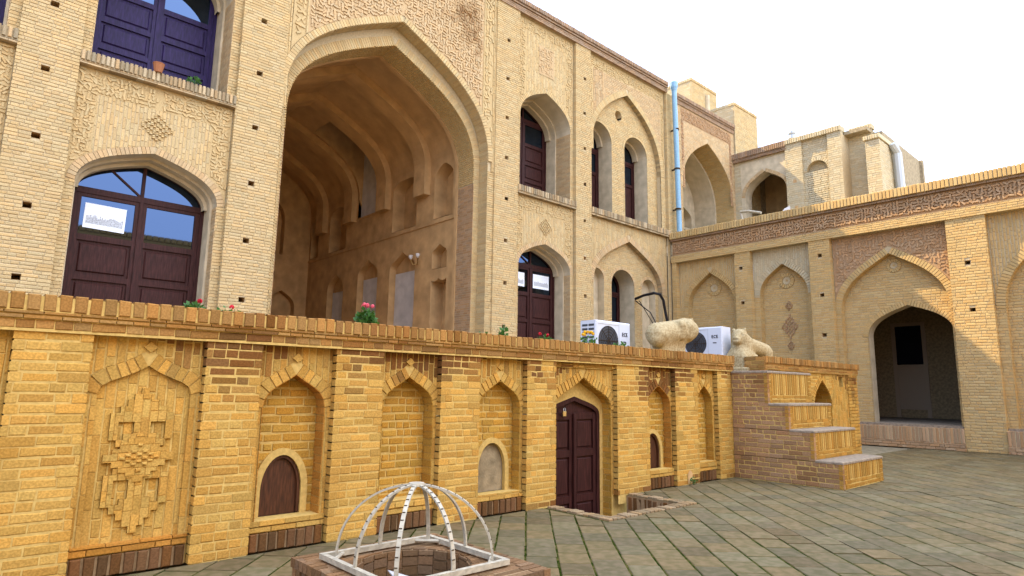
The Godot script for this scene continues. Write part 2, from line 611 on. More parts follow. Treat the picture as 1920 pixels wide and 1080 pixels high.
func mat(called: String, c: Color, rough := 0.9, spec := 0.3) -> StandardMaterial3D:    # c is linear
	var m := StandardMaterial3D.new()
	m.resource_name = called
	m.albedo_color = c.linear_to_srgb()
	m.roughness = rough
	m.metallic_specular = spec
	M[called] = m
	return m

func grained(m: StandardMaterial3D, t: Texture2D, scale: float, bump: Texture2D = null, depth := 0.0) -> StandardMaterial3D:
	m.albedo_texture = t
	m.uv1_triplanar = true
	m.uv1_world_triplanar = true
	m.uv1_scale = Vector3.ONE * scale
	if bump:
		m.heightmap_enabled = true
		m.heightmap_texture = bump
		m.heightmap_scale = depth
	return m

func materials() -> void:
	var grain := tex(0.03, 0.84, 1.0, 3)
	var pits := tex(0.05, 0.0, 1.0, 5, FastNoiseLite.TYPE_SIMPLEX, 512, 4)
	var m := mat("brick", Color(1, 1, 1), 0.95, 0.15)
	m.vertex_color_use_as_albedo = true
	grained(m, two_tone(0.045, Color(0.86, 0.85, 0.82), Color(1, 0.995, 0.98), 8, 4), 2.2)
	m = mat("mortar", Color(0.55, 0.44, 0.27), 1.0, 0.1); grained(m, grain, 1.3)
	m = mat("mortar_yellow", Color(0.63, 0.43, 0.14), 1.0, 0.1); grained(m, grain, 1.3)
	m = mat("mortar_brown", Color(0.36, 0.24, 0.13), 1.0, 0.1); grained(m, grain, 1.3)
	m = mat("plaster", Color(0.56, 0.455, 0.30), 0.9, 0.2); grained(m, tex(0.006, 0.82, 1.0, 14), 0.7)
	m = mat("cream_plaster", Color(0.60, 0.50, 0.34), 0.9, 0.2); grained(m, tex(0.006, 0.84, 1.0, 15), 0.9)
	m = mat("hall_plaster", Color(0.58, 0.36, 0.165), 0.9, 0.2); grained(m, tex(0.006, 0.80, 1.0, 16), 0.5)
	m = mat("white_plaster", Color(0.60, 0.57, 0.55), 0.85, 0.2); grained(m, tex(0.006, 0.86, 1.0, 17), 0.6)
	m = mat("grey_plaster", Color(0.37, 0.29, 0.175), 0.95, 0.1); grained(m, tex(0.01, 0.7, 1.0, 18), 1.0, pits, 0.2)
	var wood := tex(0.02, 0.6, 1.0, 21)
	m = mat("maroon_wood", Color(0.060, 0.019, 0.017), 0.5, 0.28); grained(m, wood, 1.0); m.uv1_scale = Vector3(3.0, 0.35, 3.0)
	m = mat("sky_tint_wood", Color(0.034, 0.020, 0.095), 0.5, 0.28); grained(m, wood, 1.0); m.uv1_scale = Vector3(3.0, 0.35, 3.0)  # blue sky reflection put into the colour of the door wood
	m = mat("brown_wood", Color(0.105, 0.036, 0.014), 0.55, 0.4); grained(m, wood, 1.0); m.uv1_scale = Vector3(4.0, 0.6, 4.0)
	m = mat("glass", Color(0.046, 0.072, 0.135), 0.02, 0.9); m.metallic = 1.0
	m = mat("paper", Color(0.72, 0.76, 0.80), 0.7, 0.3)
	m = mat("white_metal", Color(0.54, 0.48, 0.36), 0.5, 0.4); grained(m, tex(0.02, 0.75, 1.0, 23), 1.5)
	m = mat("rust", Color(0.045, 0.028, 0.016), 0.9, 0.2)
	m = mat("ac_white", Color(0.54, 0.57, 0.64), 0.4, 0.5)
	m = mat("ac_dark", Color(0.045, 0.05, 0.06), 0.6, 0.4)
	m = mat("pipe_blue", Color(0.235, 0.43, 0.60), 0.45, 0.5); grained(m, tex(0.02, 0.8, 1.0, 24), 1.2)
	m = mat("black_rubber", Color(0.012, 0.010, 0.012), 0.6, 0.4)
	m = mat("stone", Color(0.46, 0.385, 0.245), 0.9, 0.2); grained(m, two_tone(0.03, Color(0.80, 0.76, 0.68), Color(1, 0.99, 0.96), 25, 5), 1.5, tex(0.012, 0.0, 1.0, 5), 0.15)
	m = mat("leaf", Color(0.045, 0.115, 0.03), 0.6, 0.3); m.backlight_enabled = true; m.backlight = Color(0.2, 0.35, 0.1)
	m.cull_mode = BaseMaterial3D.CULL_DISABLED
	for c in [["petal_red", Color(0.55, 0.02, 0.035)], ["petal_pink", Color(0.62, 0.10, 0.14)], ["petal_yellow", Color(0.75, 0.42, 0.01)]]:
		m = mat(c[0], c[1], 0.6, 0.3); m.cull_mode = BaseMaterial3D.CULL_DISABLED
	m = mat("clay", Color(0.36, 0.15, 0.07), 0.85, 0.2); grained(m, grain, 3.0)
	m = mat("tread", Color(0.36, 0.285, 0.205), 0.9, 0.2); grained(m, tex(0.02, 0.7, 1.0, 28), 1.3, pits, 0.4)
	m = mat("paver", Color(1, 1, 1), 0.8, 0.3); m.vertex_color_use_as_albedo = true
	grained(m, two_tone(0.014, Color(0.86, 0.87, 0.78), Color(1, 0.98, 0.95), 31, 5), 1.3)
	m = mat("earth", Color(0.075, 0.075, 0.026), 1.0, 0.1); grained(m, two_tone(0.02, Color(0.45, 0.6, 0.3), Color(1, 0.95, 0.85), 33, 6), 0.8, pits, 0.6)
	m = mat("plain_ground", Color(0.30, 0.25, 0.16), 0.95, 0.2); grained(m, tex(0.02, 0.75, 1.0, 35), 0.5)
	m = mat("roof_clay", Color(0.42, 0.34, 0.22), 1.0, 0.1); grained(m, tex(0.02, 0.75, 1.0, 37), 0.6)
	m = mat("brass", Color(0.65, 0.50, 0.22), 0.35, 0.5); m.metallic = 0.8
	m = mat("porch_brick", Color(0.50, 0.35, 0.19), 0.95, 0.1); grained(m, tex(0.02, 0.7, 1.0, 36), 1.0)
	m = mat("dull_door", Color(0.42, 0.30, 0.20), 0.7, 0.3)
	m = mat("dark_glass", Color(0.010, 0.010, 0.016), 0.1, 0.5)
	m = mat("print_ink", Color(0.02, 0.02, 0.03), 0.7, 0.3)
	m = mat("board_blue", Color(0.42, 0.52, 0.66), 0.6, 0.3)
	m = mat("galvanised", Color(0.42, 0.45, 0.47), 0.45, 0.5); m.metallic = 0.3


# ---------------------------------------------------------------- doors and panes
func band_along(mb: MB, fr: Fr, outer: PackedVector2Array, inner: PackedVector2Array, w0: float, w1: float, k: Color) -> void:
	for i in mini(outer.size(), inner.size()) - 1:
		var q := PackedVector2Array([outer[i], outer[i + 1], inner[i + 1], inner[i]])
		if absf(area(q)) > 1e-7:
			prism(mb, fr, q, w0, w1, k)

func door(parent: Node3D, fr: Fr, curve: PackedVector2Array, base: float, w: float, wood: Material, glass: Material, pane_y: float, transom: float, label := "", called := "door", rows := 2) -> MeshInstance3D:
	var K := Color.WHITE
	var x0 := curve[0].x
	var x1 := curve[-1].x
	var cx := (x0 + x1) * 0.5
	var f := MB.new()
	var inner := offset_arc(curve, -0.06)
	band_along(f, fr, jambs(curve, base), jambs(inner, base), w - 0.06, w + 0.02, K)
	box(f, fr, x0 + 0.05, transom - 0.05, w - 0.06, x1 - 0.05, transom + 0.05, w + 0.016, K)
	var d := obj(called, f, wood, parent)
	if label != "":
		d.set_meta("label", label)
	# fanlight
	var g := MB.new()
	var fan := Geometry2D.intersect_polygons(opening(inner, base), rect(x0, transom + 0.05, x1, 50.0))
	for half in 2:
		g = MB.new()
		for q: PackedVector2Array in fan:
			for r: PackedVector2Array in Geometry2D.intersect_polygons(q, rect(x0, 0, cx - 0.02, 60) if half == 0 else rect(cx + 0.02, 0, x1, 60)):
				prism(g, fr, r, w - 0.05, w - 0.03, K)
		obj("fanlight_pane", g, glass, d)
	g = MB.new()
	var top := curve[curve.size() / 2].y - 0.05
	box(g, fr, cx - 0.025, transom + 0.05, w - 0.05, cx + 0.025, top, w + 0.008, K)
	for s in [-1.0]:
		var q0 := Vector2(cx + s * 0.03, transom + 0.06)
		var q1 := Vector2(cx + s * (x1 - cx) * 0.55, transom + (top - transom) * 0.80)
		var t := (q1 - q0).normalized()
		var n := Vector2(-t.y, t.x) * 0.016
		prism(g, fr, PackedVector2Array([q0 - n, q1 - n, q1 + n, q0 + n]), w - 0.045, w - 0.005, K)
	obj("glazing_bar", g, wood, d)
	# two leaves
	for s in 2:
		var a := x0 + 0.06 if s == 0 else cx + 0.004
		var b := cx - 0.004 if s == 0 else x1 - 0.06
		var leaf := MB.new()
		var st := 0.085 * clampf((x1 - x0) / 1.8, 0.55, 1.0)
		box(leaf, fr, a, base, w - 0.05, a + st, transom - 0.05, w, K)
		box(leaf, fr, b - st, base, w - 0.05, b, transom - 0.05, w, K)
		box(leaf, fr, a + st, pane_y - 0.10, w - 0.05, b - st, pane_y, w - 0.001, K)
		box(leaf, fr, a + st, transom - 0.11, w - 0.05, b - st, transom - 0.05, w - 0.001, K)
		box(leaf, fr, a + st, base, w - 0.05, b - st, base + 0.12, w - 0.001, K)
		var y0 := base + 0.12
		var y1 := pane_y - 0.10
		for r in rows:
			var c0 := y0 + (y1 - y0) * r / rows
			var c1 := y0 + (y1 - y0) * (r + 1) / rows
			if r > 0:
				box(leaf, fr, a + st, c0 - 0.045, w - 0.05, b - st, c0 + 0.045, w - 0.001, K)
				c0 += 0.045
			if r < rows - 1:
				c1 -= 0.045
			box(leaf, fr, a + st, c0, w - 0.05, b - st, c1, w - 0.035, K)
			var pn := MB.new()
			bevel_box(pn, fr, a + st + 0.045, c0 + 0.045, w - 0.035, b - st - 0.045, c1 - 0.045, w - 0.010, 0.02, K)
			obj("door_panel", pn, wood, d)
		if s == 1:
			box(leaf, fr, cx - 0.028, base, w - 0.001, cx + 0.028, transom - 0.05, w + 0.022, K)
		obj("door_leaf", leaf, wood, d)
		var pane := MB.new()
		box(pane, fr, a + st, pane_y, w - 0.034, b - st, transom - 0.11, w - 0.026, K)
		obj("window_pane", pane, glass, d)
	return d

func hole_box(mb: MB, fr: Fr, r: Rect2, w0: float, w1: float, k: Color) -> void:     # the inside of a scaffold hole
	var a := r.position
	var b := r.end
	strip(mb, fr, PackedVector2Array([a, Vector2(a.x, b.y), b, Vector2(b.x, a.y), a]), w0, w1, k)
	mb.quad(fr.p(a.x, a.y, w0), fr.p(b.x, a.y, w0), fr.p(b.x, b.y, w0), fr.p(a.x, b.y, w0), fr.n, k)

func paper_texture(seed_: int) -> ImageTexture:      # a faint engraving of a town on a pale sheet
	var im := Image.create(160, 112, false, Image.FORMAT_RGB8)
	var n := FastNoiseLite.new()
	n.seed = seed_; n.frequency = 0.06; n.fractal_octaves = 4
	for y in 112:
		for x in 160:
			var v := 0.93 + 0.03 * n.get_noise_2d(x, y)
			if x > 8 and x < 152 and y > 50 and y < 92:
				var skyline := 58.0 + 7.0 * n.get_noise_1d(x * 1.6) + 4.0 * signf(n.get_noise_1d(x * 0.7 + 300.0))
				if y > skyline:
					v -= 0.22 + 0.30 * n.get_noise_2d(x * 2.2, y * 3.5)
			im.set_pixel(x, y, Color(v * 0.95, v * 0.98, minf(1.0, v * 1.03)))
	return ImageTexture.create_from_image(im)

func sheet(label: String, fr: Fr, a0: float, b0: float, a1: float, b1: float, w: float, tilt: float, seed_: int) -> void:
	var st := SurfaceTool.new()
	st.begin(Mesh.PRIMITIVE_TRIANGLES)
	var c := Vector2((a0 + a1) / 2, (b0 + b1) / 2)
	var nx := 8
	for i in nx:
		for q in [[0, 0], [1, 1], [1, 0], [0, 0], [0, 1], [1, 1]]:
			var u: float = float(i + q[0]) / nx
			var p := (Vector2(lerpf(a0, a1, u), b0 if q[1] == 0 else b1) - c).rotated(tilt)
			st.set_normal(fr.n)
			st.set_uv(Vector2(u, 1.0 - q[1]))
			st.add_vertex(fr.u * p.x + fr.v * p.y + fr.n * (0.004 + 0.003 * sin(u * 5.0)))
	var m: StandardMaterial3D = M.paper.duplicate()
	m.albedo_color = Color.WHITE
	m.albedo_texture = paper_texture(seed_)
	m.cull_mode = BaseMaterial3D.CULL_DISABLED
	var o := MeshInstance3D.new()
	o.name = numbered("printed_sheet")
	o.mesh = st.commit()
	o.material_override = m
	add_child(o)
	o.position = fr.p(c.x, c.y, w)
	o.set_meta("label", label); o.set_meta("category", "poster"); o.set_meta("group", "printed sheets stuck on door panes")


# ---------------------------------------------------------------- smooth solids from distance fields (surface nets)
func cap(p: Vector3, a: Vector3, b: Vector3, ra: float, rb: float) -> float:
	var ab := b - a
	var t := clampf((p - a).dot(ab) / maxf(1e-8, ab.length_squared()), 0.0, 1.0)
	return p.distance_to(a + ab * t) - lerpf(ra, rb, t)

func smin(a: float, b: float, k: float) -> float:
	var h := clampf(0.5 + 0.5 * (b - a) / k, 0.0, 1.0)
	return lerpf(b, a, h) - k * h * (1.0 - h)

func round_box(p: Vector3, c: Vector3, h: Vector3, r: float) -> float:
	var q := (p - c).abs() - h + Vector3.ONE * r
	return Vector3(maxf(q.x, 0), maxf(q.y, 0), maxf(q.z, 0)).length() + minf(maxf(q.x, maxf(q.y, q.z)), 0.0) - r

func nets(f: Callable, lo: Vector3, hi: Vector3, cell: float) -> ArrayMesh:
	var n := Vector3i(((hi - lo) / cell).ceil()) + Vector3i.ONE
	var val := PackedFloat32Array()
	val.resize(n.x * n.y * n.z)
	for z in n.z:
		for y in n.y:
			for x in n.x:
				val[x + n.x * (y + n.y * z)] = f.call(lo + Vector3(x, y, z) * cell)
	var idx := {}
	var pts := PackedVector3Array()
	var nor := PackedVector3Array()
	var e := cell * 0.5
	for z in n.z - 1:
		for y in n.y - 1:
			for x in n.x - 1:
				var s := Vector3.ZERO
				var c := 0
				var v := []
				for k in 8:
					v.append(val[x + (k & 1) + n.x * (y + ((k >> 1) & 1) + n.y * (z + (k >> 2)))])
				for k in 8:
					for b in 3:
						if k & (1 << b):
							continue
						var l := k | (1 << b)
						if (v[k] < 0.0) != (v[l] < 0.0):
							var t: float = v[k] / (v[k] - v[l])
							var p := Vector3(k & 1, (k >> 1) & 1, k >> 2)
							p[b] = t
							s += p
							c += 1
				if c:
					var q := lo + (Vector3(x, y, z) + s / c) * cell
					idx[x + n.x * (y + n.y * z)] = pts.size()
					pts.append(q)
					nor.append(Vector3(f.call(q + Vector3(e, 0, 0)) - f.call(q - Vector3(e, 0, 0)), f.call(q + Vector3(0, e, 0)) - f.call(q - Vector3(0, e, 0)), f.call(q + Vector3(0, 0, e)) - f.call(q - Vector3(0, 0, e))).normalized())
	var ix := PackedInt32Array()
	var step := [1, n.x, n.x * n.y]
	for z in range(1, n.z - 1):
		for y in range(1, n.y - 1):
			for x in range(1, n.x - 1):
				var i := x + n.x * (y + n.y * z)
				for b in 3:
					if (val[i] < 0.0) == (val[i + step[b]] < 0.0):
						continue
					var u: int = step[(b + 1) % 3]
					var w: int = step[(b + 2) % 3]
					var q := [i, i - u, i - u - w, i - w]
					if not (idx.has(q[0]) and idx.has(q[1]) and idx.has(q[2]) and idx.has(q[3])):
						continue
					var a: int = idx[q[0]]; var bb: int = idx[q[1]]; var c: int = idx[q[2]]; var d: int = idx[q[3]]
					if val[i] < 0.0:
						ix.append_array([a, c, bb, a, d, c])
					else:
						ix.append_array([a, bb, c, a, c, d])
	var arr := []
	arr.resize(Mesh.ARRAY_MAX)
	arr[Mesh.ARRAY_VERTEX] = pts; arr[Mesh.ARRAY_NORMAL] = nor; arr[Mesh.ARRAY_INDEX] = ix
	var m := ArrayMesh.new()
	m.add_surface_from_arrays(Mesh.PRIMITIVE_TRIANGLES, arr)
	return m


# ---------------------------------------------------------------- the mansion
const W := Color.WHITE
var fm: Fr
var fw: Fr
var ft: Fr

func holes_at(x: float, y0: float, y1: float) -> Array:
	var r := []
	for k in range(-2, 8):
		var y := 3.84 + 1.085 * k
		if y > y0 and y < y1:
			r.append(Rect2(x - 0.055 + 0.02 * (hash2(k, int(x * 10.0)) - 0.5), y - 0.045, 0.11, 0.088))
	return r

func pier(mb: MB, mo: MB, dk: Array, fr: Fr, x0: float, x1: float, y0: float, y1: float, depth: float, L: float, H: float, pal: String, hx: float, list, hy := []) -> void:
	var h := holes_at(hx, y0, y1) if hy.is_empty() else hy
	lay(mb, fr, [rect(x0, y0, x1, y1)], L, H, 0.012, -depth, 0.0, pal, false, h, list)
	var core := [rect(x0 + 0.005, y0, x1 - 0.005, y1)]
	for r: Rect2 in h:
		core = minus(core, rect(r.position.x, r.position.y, r.end.x, r.end.y))
		if r.end.y > 0.0:
			dk.append(MB.new())
			hole_box(dk[-1], fr, r, -0.40, -0.006, W)
	panel(mo, fr, core, -depth - 0.02, -0.013, W, true)

func field(mb: MB, mo: MB, fr: Fr, polys: Array, w: float, L: float, H: float, pal: String, vert := false, list = null, J := 0.010) -> void:
	panel(mo, fr, polys, w - 0.04, w - 0.009, W)
	lay(mb, fr, polys, L, H, J, w - 0.03, w, pal, vert, [], list)

func ledge(mb: MB, mo: MB, fr: Fr, x0: float, x1: float, y0: float, y1: float, w0: float, w1: float, pal: String) -> void:
	rowlock(mb, fr, x0, x1, y0 + 0.055, y1, w0, w1, 0.066, pal, null, 0.022)
	lay(mb, fr, [rect(x0, y0, x1, y0 + 0.05)], 0.2, 0.05, 0.008, w0, w1 - 0.03, pal)
	box(mo, fr, x0 + 0.004, y0 + 0.004, w0, x1 - 0.004, y1 - 0.014, w1 - 0.045, W)

func door_bay(T: Node3D, mb: MB, mo: MB, pl: MB, x0: float, x1: float, wood_up: Material, wood_low: Material, list) -> void:
	var cx := (x0 + x1) * 0.5
	var a := 1.06 * (x1 - x0) / 2.4
	var lo := arc(cx, a, 4.38, 0.71, 0.27)
	var up := arc(cx, a, 8.50, 0.90, 0.36)
	var d := -0.10
	# below the ledge
	var lo_out := offset_arc(lo, 0.125)
	var area_low := minus([rect(x0, 1.55, x1, 6.28)], opening(lo, 1.0))
	panel(mo, fm, area_low, d - 0.04, d - 0.013, W)
	var sides := minus([rect(x0, 1.55, x1, 4.38)], opening(lo, 1.0))
	lay(mb, fm, sides, 0.21, 0.0563, 0.01, d - 0.03, d, "facade")
	var clear := opening(lo_out, 4.3)
	var inner := rect(x0 + 0.30, 4.38, x1 - 0.34, 5.86)
	lay(mb, fm, minus([inner], clear), 0.20, 0.058, 0.012, d - 0.03, d - 0.002, "facade", true)
	strapwork(mb, fm, minus(minus([rect(x0 + 0.01, 4.40, x1 - 0.01, 6.26)], inner), clear), 0.092, d - 0.03, d + 0.010, "facade", 3)
	rhombus(mb, fm, cx, 5.56, 0.27, 0.25, 0.045, d - 0.01, d + 0.022, "facade")
	ring(mb, fm, lo, 0.12, 0.062, d - 0.05, d + 0.006, "facade_pink")
	ledge(mb, mo, fm, x0, x1, 6.27, 6.49, d - 0.02, 0.05, "ledge")
	# above the ledge
	var area_up := minus([rect(x0, 6.49, x1, 11.35)], opening(up, 6.40))
	panel(mo, fm, area_up, d - 0.04, d - 0.013, W)
	lay(mb, fm, minus([rect(x0, 6.49, x1, 8.50)], opening(up, 6.4)), 0.21, 0.0563, 0.01, d - 0.03, d, "facade")
	var up_out := opening(offset_arc(up, 0.125), 8.4)
	var panel_in := rect(x0 + 0.34, 8.6, x1 - 0.34, 11.0)
	lay(mb, fm, minus([panel_in], up_out), 0.20, 0.058, 0.012, d - 0.03, d - 0.002, "facade", true)
	strapwork(mb, fm, minus(minus([rect(x0 + 0.01, 8.52, x1 - 0.01, 11.33)], panel_in), up_out), 0.10, d - 0.03, d + 0.010, "facade", 5)
	strapwork(mb, fm, [rect(cx - 0.30, 9.9, cx + 0.30, 10.75)], 0.10, d - 0.02, d + 0.016, "facade_pink", 8)
	ring(mb, fm, up, 0.12, 0.062, d - 0.05, d + 0.006, "facade")
	# reveals: brick in front, plaster behind
	for s in [[lo, 1.55, -0.34, -0.68, wood_low, 3.66 if x0 < 5.0 else 3.84, 4.40 if x0 < 5.0 else 4.56], [up, 6.45, -0.66, -1.05, wood_up, 8.26, 8.92]]:
		var c: PackedVector2Array = s[0]
		var base: float = s[1]
		var wb: float = s[2]
		var wd: float = s[3]
		var inn := offset_arc(c, -0.045)
		strip(mo, fm, jambs(c, base), wb, d - 0.01, W)
		for side in 2:
			var x := c[0].x if side == 0 else c[-1].x
			var j := PackedVector2Array([Vector2(x, base), Vector2(x, c[0].y)]) if side == 0 else PackedVector2Array([Vector2(x, c[0].y), Vector2(x, base)])
			reveal(mb, fm, j, wb, d, 0.0563, 0.2, "facade_pink")
		var lip := PackedVector2Array()
		for p in offset_arc(c, -0.004):
			lip.append(p)
		strip(pl, fm, lip, wb, d + 0.002, W)
		ledge_strip(pl, fm, jambs(c, base), wb, jambs(inn, base), wb, W)
		strip(pl, fm, jambs(inn, base), wd - 0.02, wb, W)
		var inn2 := offset_arc(c, -0.10)
		ledge_strip(pl, fm, inn, (wb + wd) * 0.5, inn2, (wb + wd) * 0.5, W)
		strip(pl, fm, inn2, wd, (wb + wd) * 0.5, W)
		door(T, fm, inn, base + 0.05, wd, s[4], M.glass, s[5], s[6], "", "door", 3)

func mansion() -> void:
	var T := thing("mansion", "two-storey pale brick mansion with a great pointed arch, behind the terrace", "building", Vector3(7.0, 1.6, FACADE_Z))
	var mb := MB.new()
	var mo := MB.new()
	var pl := MB.new()
	var dk := []
	var list := []
	for p in [[-2.90, -2.07, -2.5], [0.33, 1.12, 0.71], [3.52, 4.37, 3.91], [9.80, 10.60, 10.20], [12.83, 13.50, 13.22]]:
		pier(mb, mo, dk, fm, p[0], p[1], 1.55, 11.35, 0.10, 0.21, 0.0563, "facade", p[2], list)
	pier(mb, mo, dk, fm, 17.40, 17.98, 6.30, 11.35, 0.10, 0.21, 0.0563, "facade", -90.0, list)
	lay(mb, fm, [rect(17.40, 0.0, 17.5, 6.30)], 0.21, 0.0563, 0.01, -0.08, -0.05, "facade")
	panel(mo, fm, [rect(17.36, 0.0, 17.6, 6.32)], -0.2, -0.06, W)
	door_bay(T, mb, mo, pl, -2.07, 0.33, M.sky_tint_wood, M.maroon_wood, list)
	door_bay(T, mb, mo, pl, 1.12, 3.52, M.sky_tint_wood, M.maroon_wood, list)
	door_bay(T, mb, mo, pl, 10.60, 12.83, M.maroon_wood, M.maroon_wood, list)
	print("bays")
	# ---- bay of small windows
	var d := -0.10
	var e := -0.26
	var big := arc(15.38, 1.76, 8.3, 2.28, 0.5, 16)
	var big_out := offset_arc(big, 0.20)
	var low := arc(15.38, 1.70, 4.3, 1.48, 0.46, 16)
	var low_out := offset_arc(low, 0.20)
	var x0 := 13.50
	var x1 := 17.40
	var up_region := minus([rect(x0, 6.49, x1, 11.35)], opening(big, 6.4))
	panel(mo, fm, up_region, e - 0.02, d - 0.013, W)
	lay(mb, fm, minus([rect(x0, 6.49, x1, 8.3)], opening(big, 6.4)), 0.21, 0.0563, 0.01, d - 0.03, d, "facade")
	var sp := minus([rect(x0 + 0.22, 8.32, x1 - 0.22, 10.95)], opening(big_out, 8.0))
	var left_half := []
	for q: PackedVector2Array in sp:
		left_half.append_array(Geometry2D.intersect_polygons(q, rect(x0, 8, 14.3, 12)))
	lay(mb, fm, minus(sp, rect(x0, 8.0, 14.2, 12.0)), 0.20, 0.058, 0.011, d - 0.03, d, "facade_pink")
	lay(mb, fm, left_half, 0.20, 0.058, 0.014, d - 0.03, d + 0.004, "facade_pink", true)
	strapwork(mb, fm, [rect(x0 + 0.02, 10.95, x1 - 0.02, 11.33), rect(x0 + 0.02, 8.35, x0 + 0.22, 10.95), rect(x1 - 0.22, 8.35, x1 - 0.02, 10.95)], 0.10, d - 0.03, d + 0.012, "facade", 11)
	ring(mb, fm, big, 0.19, 0.065, e, d + 0.01, "facade")
	strip(mo, fm, jambs(big, 6.45), e, d, W)
	var wins := [round_arc(14.17, 0.59, 8.82, 0.55), round_arc(16.0, 0.60, 8.82, 0.55)]
	var circle := PackedVector2Array()
	for i in 16:
		circle.append(Vector2(15.12 + 0.17 * cos(TAU * i / 16), 9.86 + 0.17 * sin(TAU * i / 16)))
	var back := [opening(big, 6.45)]
	for w in wins:
		back = minus(back, opening(w, 6.4))
	back = minus(back, circle)
	panel(mo, fm, back, e - 0.03, e - 0.013, W)
	lay(mb, fm, minus(minus(back, opening(offset_arc(wins[0], 0.10), 8.8)), opening(offset_arc(wins[1], 0.10), 8.8)), 0.21, 0.0563, 0.01, e - 0.02, e, "facade")
	strip(mo, fm, circle, e - 0.25, e, W)
	dk.append(MB.new())
	prism(dk[-1], fm, circle, e - 0.3, e - 0.2, W)
	for w in wins:
		ring(mb, fm, w, 0.09, 0.06, e - 0.03, e + 0.004, "facade")
		strip(pl, fm, jambs(w, 6.45), -0.80, e + 0.004, W)
		var w2 := offset_arc(w, -0.07)
		ledge_strip(pl, fm, w, -0.62, w2, -0.62, W)
		strip(pl, fm, w2, -0.8, -0.62, W)
		door(T, fm, offset_arc(w, -0.006), 6.45, -0.80, M.maroon_wood, M.glass, 8.0, 8.7, "", "window", 1)
	ledge(mb, mo, fm, x0, x1 + 0.05, 6.26, 6.49, d - 0.02, 0.05, "ledge")
	panel(mo, fm, minus([rect(x0, 1.55, x1, 6.26)], opening(low, 1.0)), e - 0.02, d - 0.013, W)
	lay(mb, fm, minus([rect(x0, 1.55, x1, 4.3)], opening(low, 1.0)), 0.21, 0.0563, 0.01, d - 0.03, d, "facade")
	lay(mb, fm, minus([rect(x0 + 0.02, 4.32, x1 - 0.02, 6.24)], opening(low_out, 4.0)), 0.20, 0.058, 0.012, d - 0.03, d, "facade", true)
	ring(mb, fm, low, 0.19, 0.065, e, d + 0.01, "facade_pink")
	strip(mo, fm, jambs(low, 1.55), e, d, W)
	var nich := [round_arc(14.01, 0.33, 4.5, 0.30), round_arc(15.25, 0.56, 4.40, 0.50), round_arc(16.55, 0.36, 4.42, 0.34)]
	back = [opening(low, 1.55)]
	for w in nich:
		back = minus(back, opening(w, 1.0))
	panel(mo, fm, back, e - 0.03, e - 0.013, W)
	lay(mb, fm, back, 0.21, 0.0563, 0.01, e - 0.02, e, "facade")
	for i in 3:
		var w: PackedVector2Array = nich[i]
		ring(mb, fm, w, 0.085, 0.06, e - 0.03, e + 0.006, "facade_pink")
		var deep := -0.5 if i != 1 else -0.85
		strip(pl, fm, jambs(w, 1.55), deep, e + 0.004, W)
		if i == 1:
			door(T, fm, offset_arc(w, -0.006), 1.6, deep, M.maroon_wood, M.glass, 3.4, 4.25, "", "door", 2)
		else:
			prism(pl, fm, opening(w, 1.55), deep - 0.03, deep, W, false)
	panel(mo, fm, [rect(13.4, -0.1, 17.5, 1.55)], -0.2, -0.013, W)
	lay(mb, fm, [rect(13.4, 0.0, 17.5, 1.55)], 0.21, 0.0563, 0.01, -0.03, 0, "facade")
	print("small windows")
	# ---- the great arch
	var a1 := arc(7.0, 2.60, 6.85, 2.66, 0.47, 24)
	var a2 := arc(7.0, 2.42, 6.70, 2.38, 0.47, 24)
	var f0 := -0.04
	var f1 := -0.36
	var f2 := -1.08
	panel(mo, fm, minus([rect(4.37, 1.55, 9.80, 11.35)], opening(a1, 1.0)), f0 - 0.08, f0 - 0.022, W)
	lay(mb, fm, minus([rect(4.37, 1.55, 9.80, 6.60)], opening(a1, 1.0)), 0.21, 0.0563, 0.01, f0 - 0.04, f0, "facade")
	for s in [[4.37, 4.46], [9.71, 9.80]]:
		lay(mb, fm, [rect(s[0], 6.60, s[1], 11.35)], 0.21, 0.045, 0.008, f0 - 0.04, f0 + 0.01, "facade", true)
	for s in [[4.74, 4.79], [9.38, 9.43]]:
		lay(mb, fm, minus([rect(s[0], 6.60, s[1], 11.35)], opening(offset_arc(a1, 0.16), 6.0)), 0.21, 0.05, 0.008, f0 - 0.04, f0 + 0.006, "facade", true)
	var sprl := minus([rect(4.79, 6.62, 9.38, 11.33)], opening(offset_arc(a1, 0.15), 6.0))
	strapwork(mb, fm, sprl, 0.118, f0 - 0.03, f0 + 0.016, "facade_pink", 2)
	strapwork(mb, fm, minus([rect(4.47, 6.62, 4.74, 11.33)], opening(offset_arc(a1, 0.15), 6.0)), 0.135, f0 - 0.03, f0 + 0.014, "facade", 6)
	strapwork(mb, fm, minus([rect(9.43, 6.62, 9.71, 11.33)], opening(offset_arc(a1, 0.15), 6.0)), 0.135, f0 - 0.03, f0 + 0.014, "facade", 7)
	ring(mb, fm, a1, 0.14, 0.07, f0 - 0.04, f0 + 0.022, "facade")
	strip(mo, fm, jambs(a1, 1.55), f1, f0, W)
	reveal(mb, fm, jambs(a1, 1.55), f1, f0 + 0.004, 0.058, 0.4, "facade", 0.012, 0.010)
	panel(mo, fm, minus([opening(a1, 1.55)], opening(a2, 1.0)), f1 - 0.08, f1 - 0.012, W)
	ring(mb, fm, a2, 0.21, 0.058, f1 - 0.04, f1, "facade")
	lay(mb, fm, minus([rect(4.4, 1.55, 9.6, 6.68)], opening(a2, 1.0)), 0.16, 0.0563, 0.010, f1 - 0.04, f1, "facade")
	strip(mo, fm, jambs(a2, 1.55), f2, f1, W)
	var leg := PackedVector2Array([Vector2(9.42, 6.3), Vector2(9.42, 1.55)])
	reveal(mb, fm, leg, f2 + 0.1, f1, 0.0563, 0.15, "range_red", 0.010, 0.010)
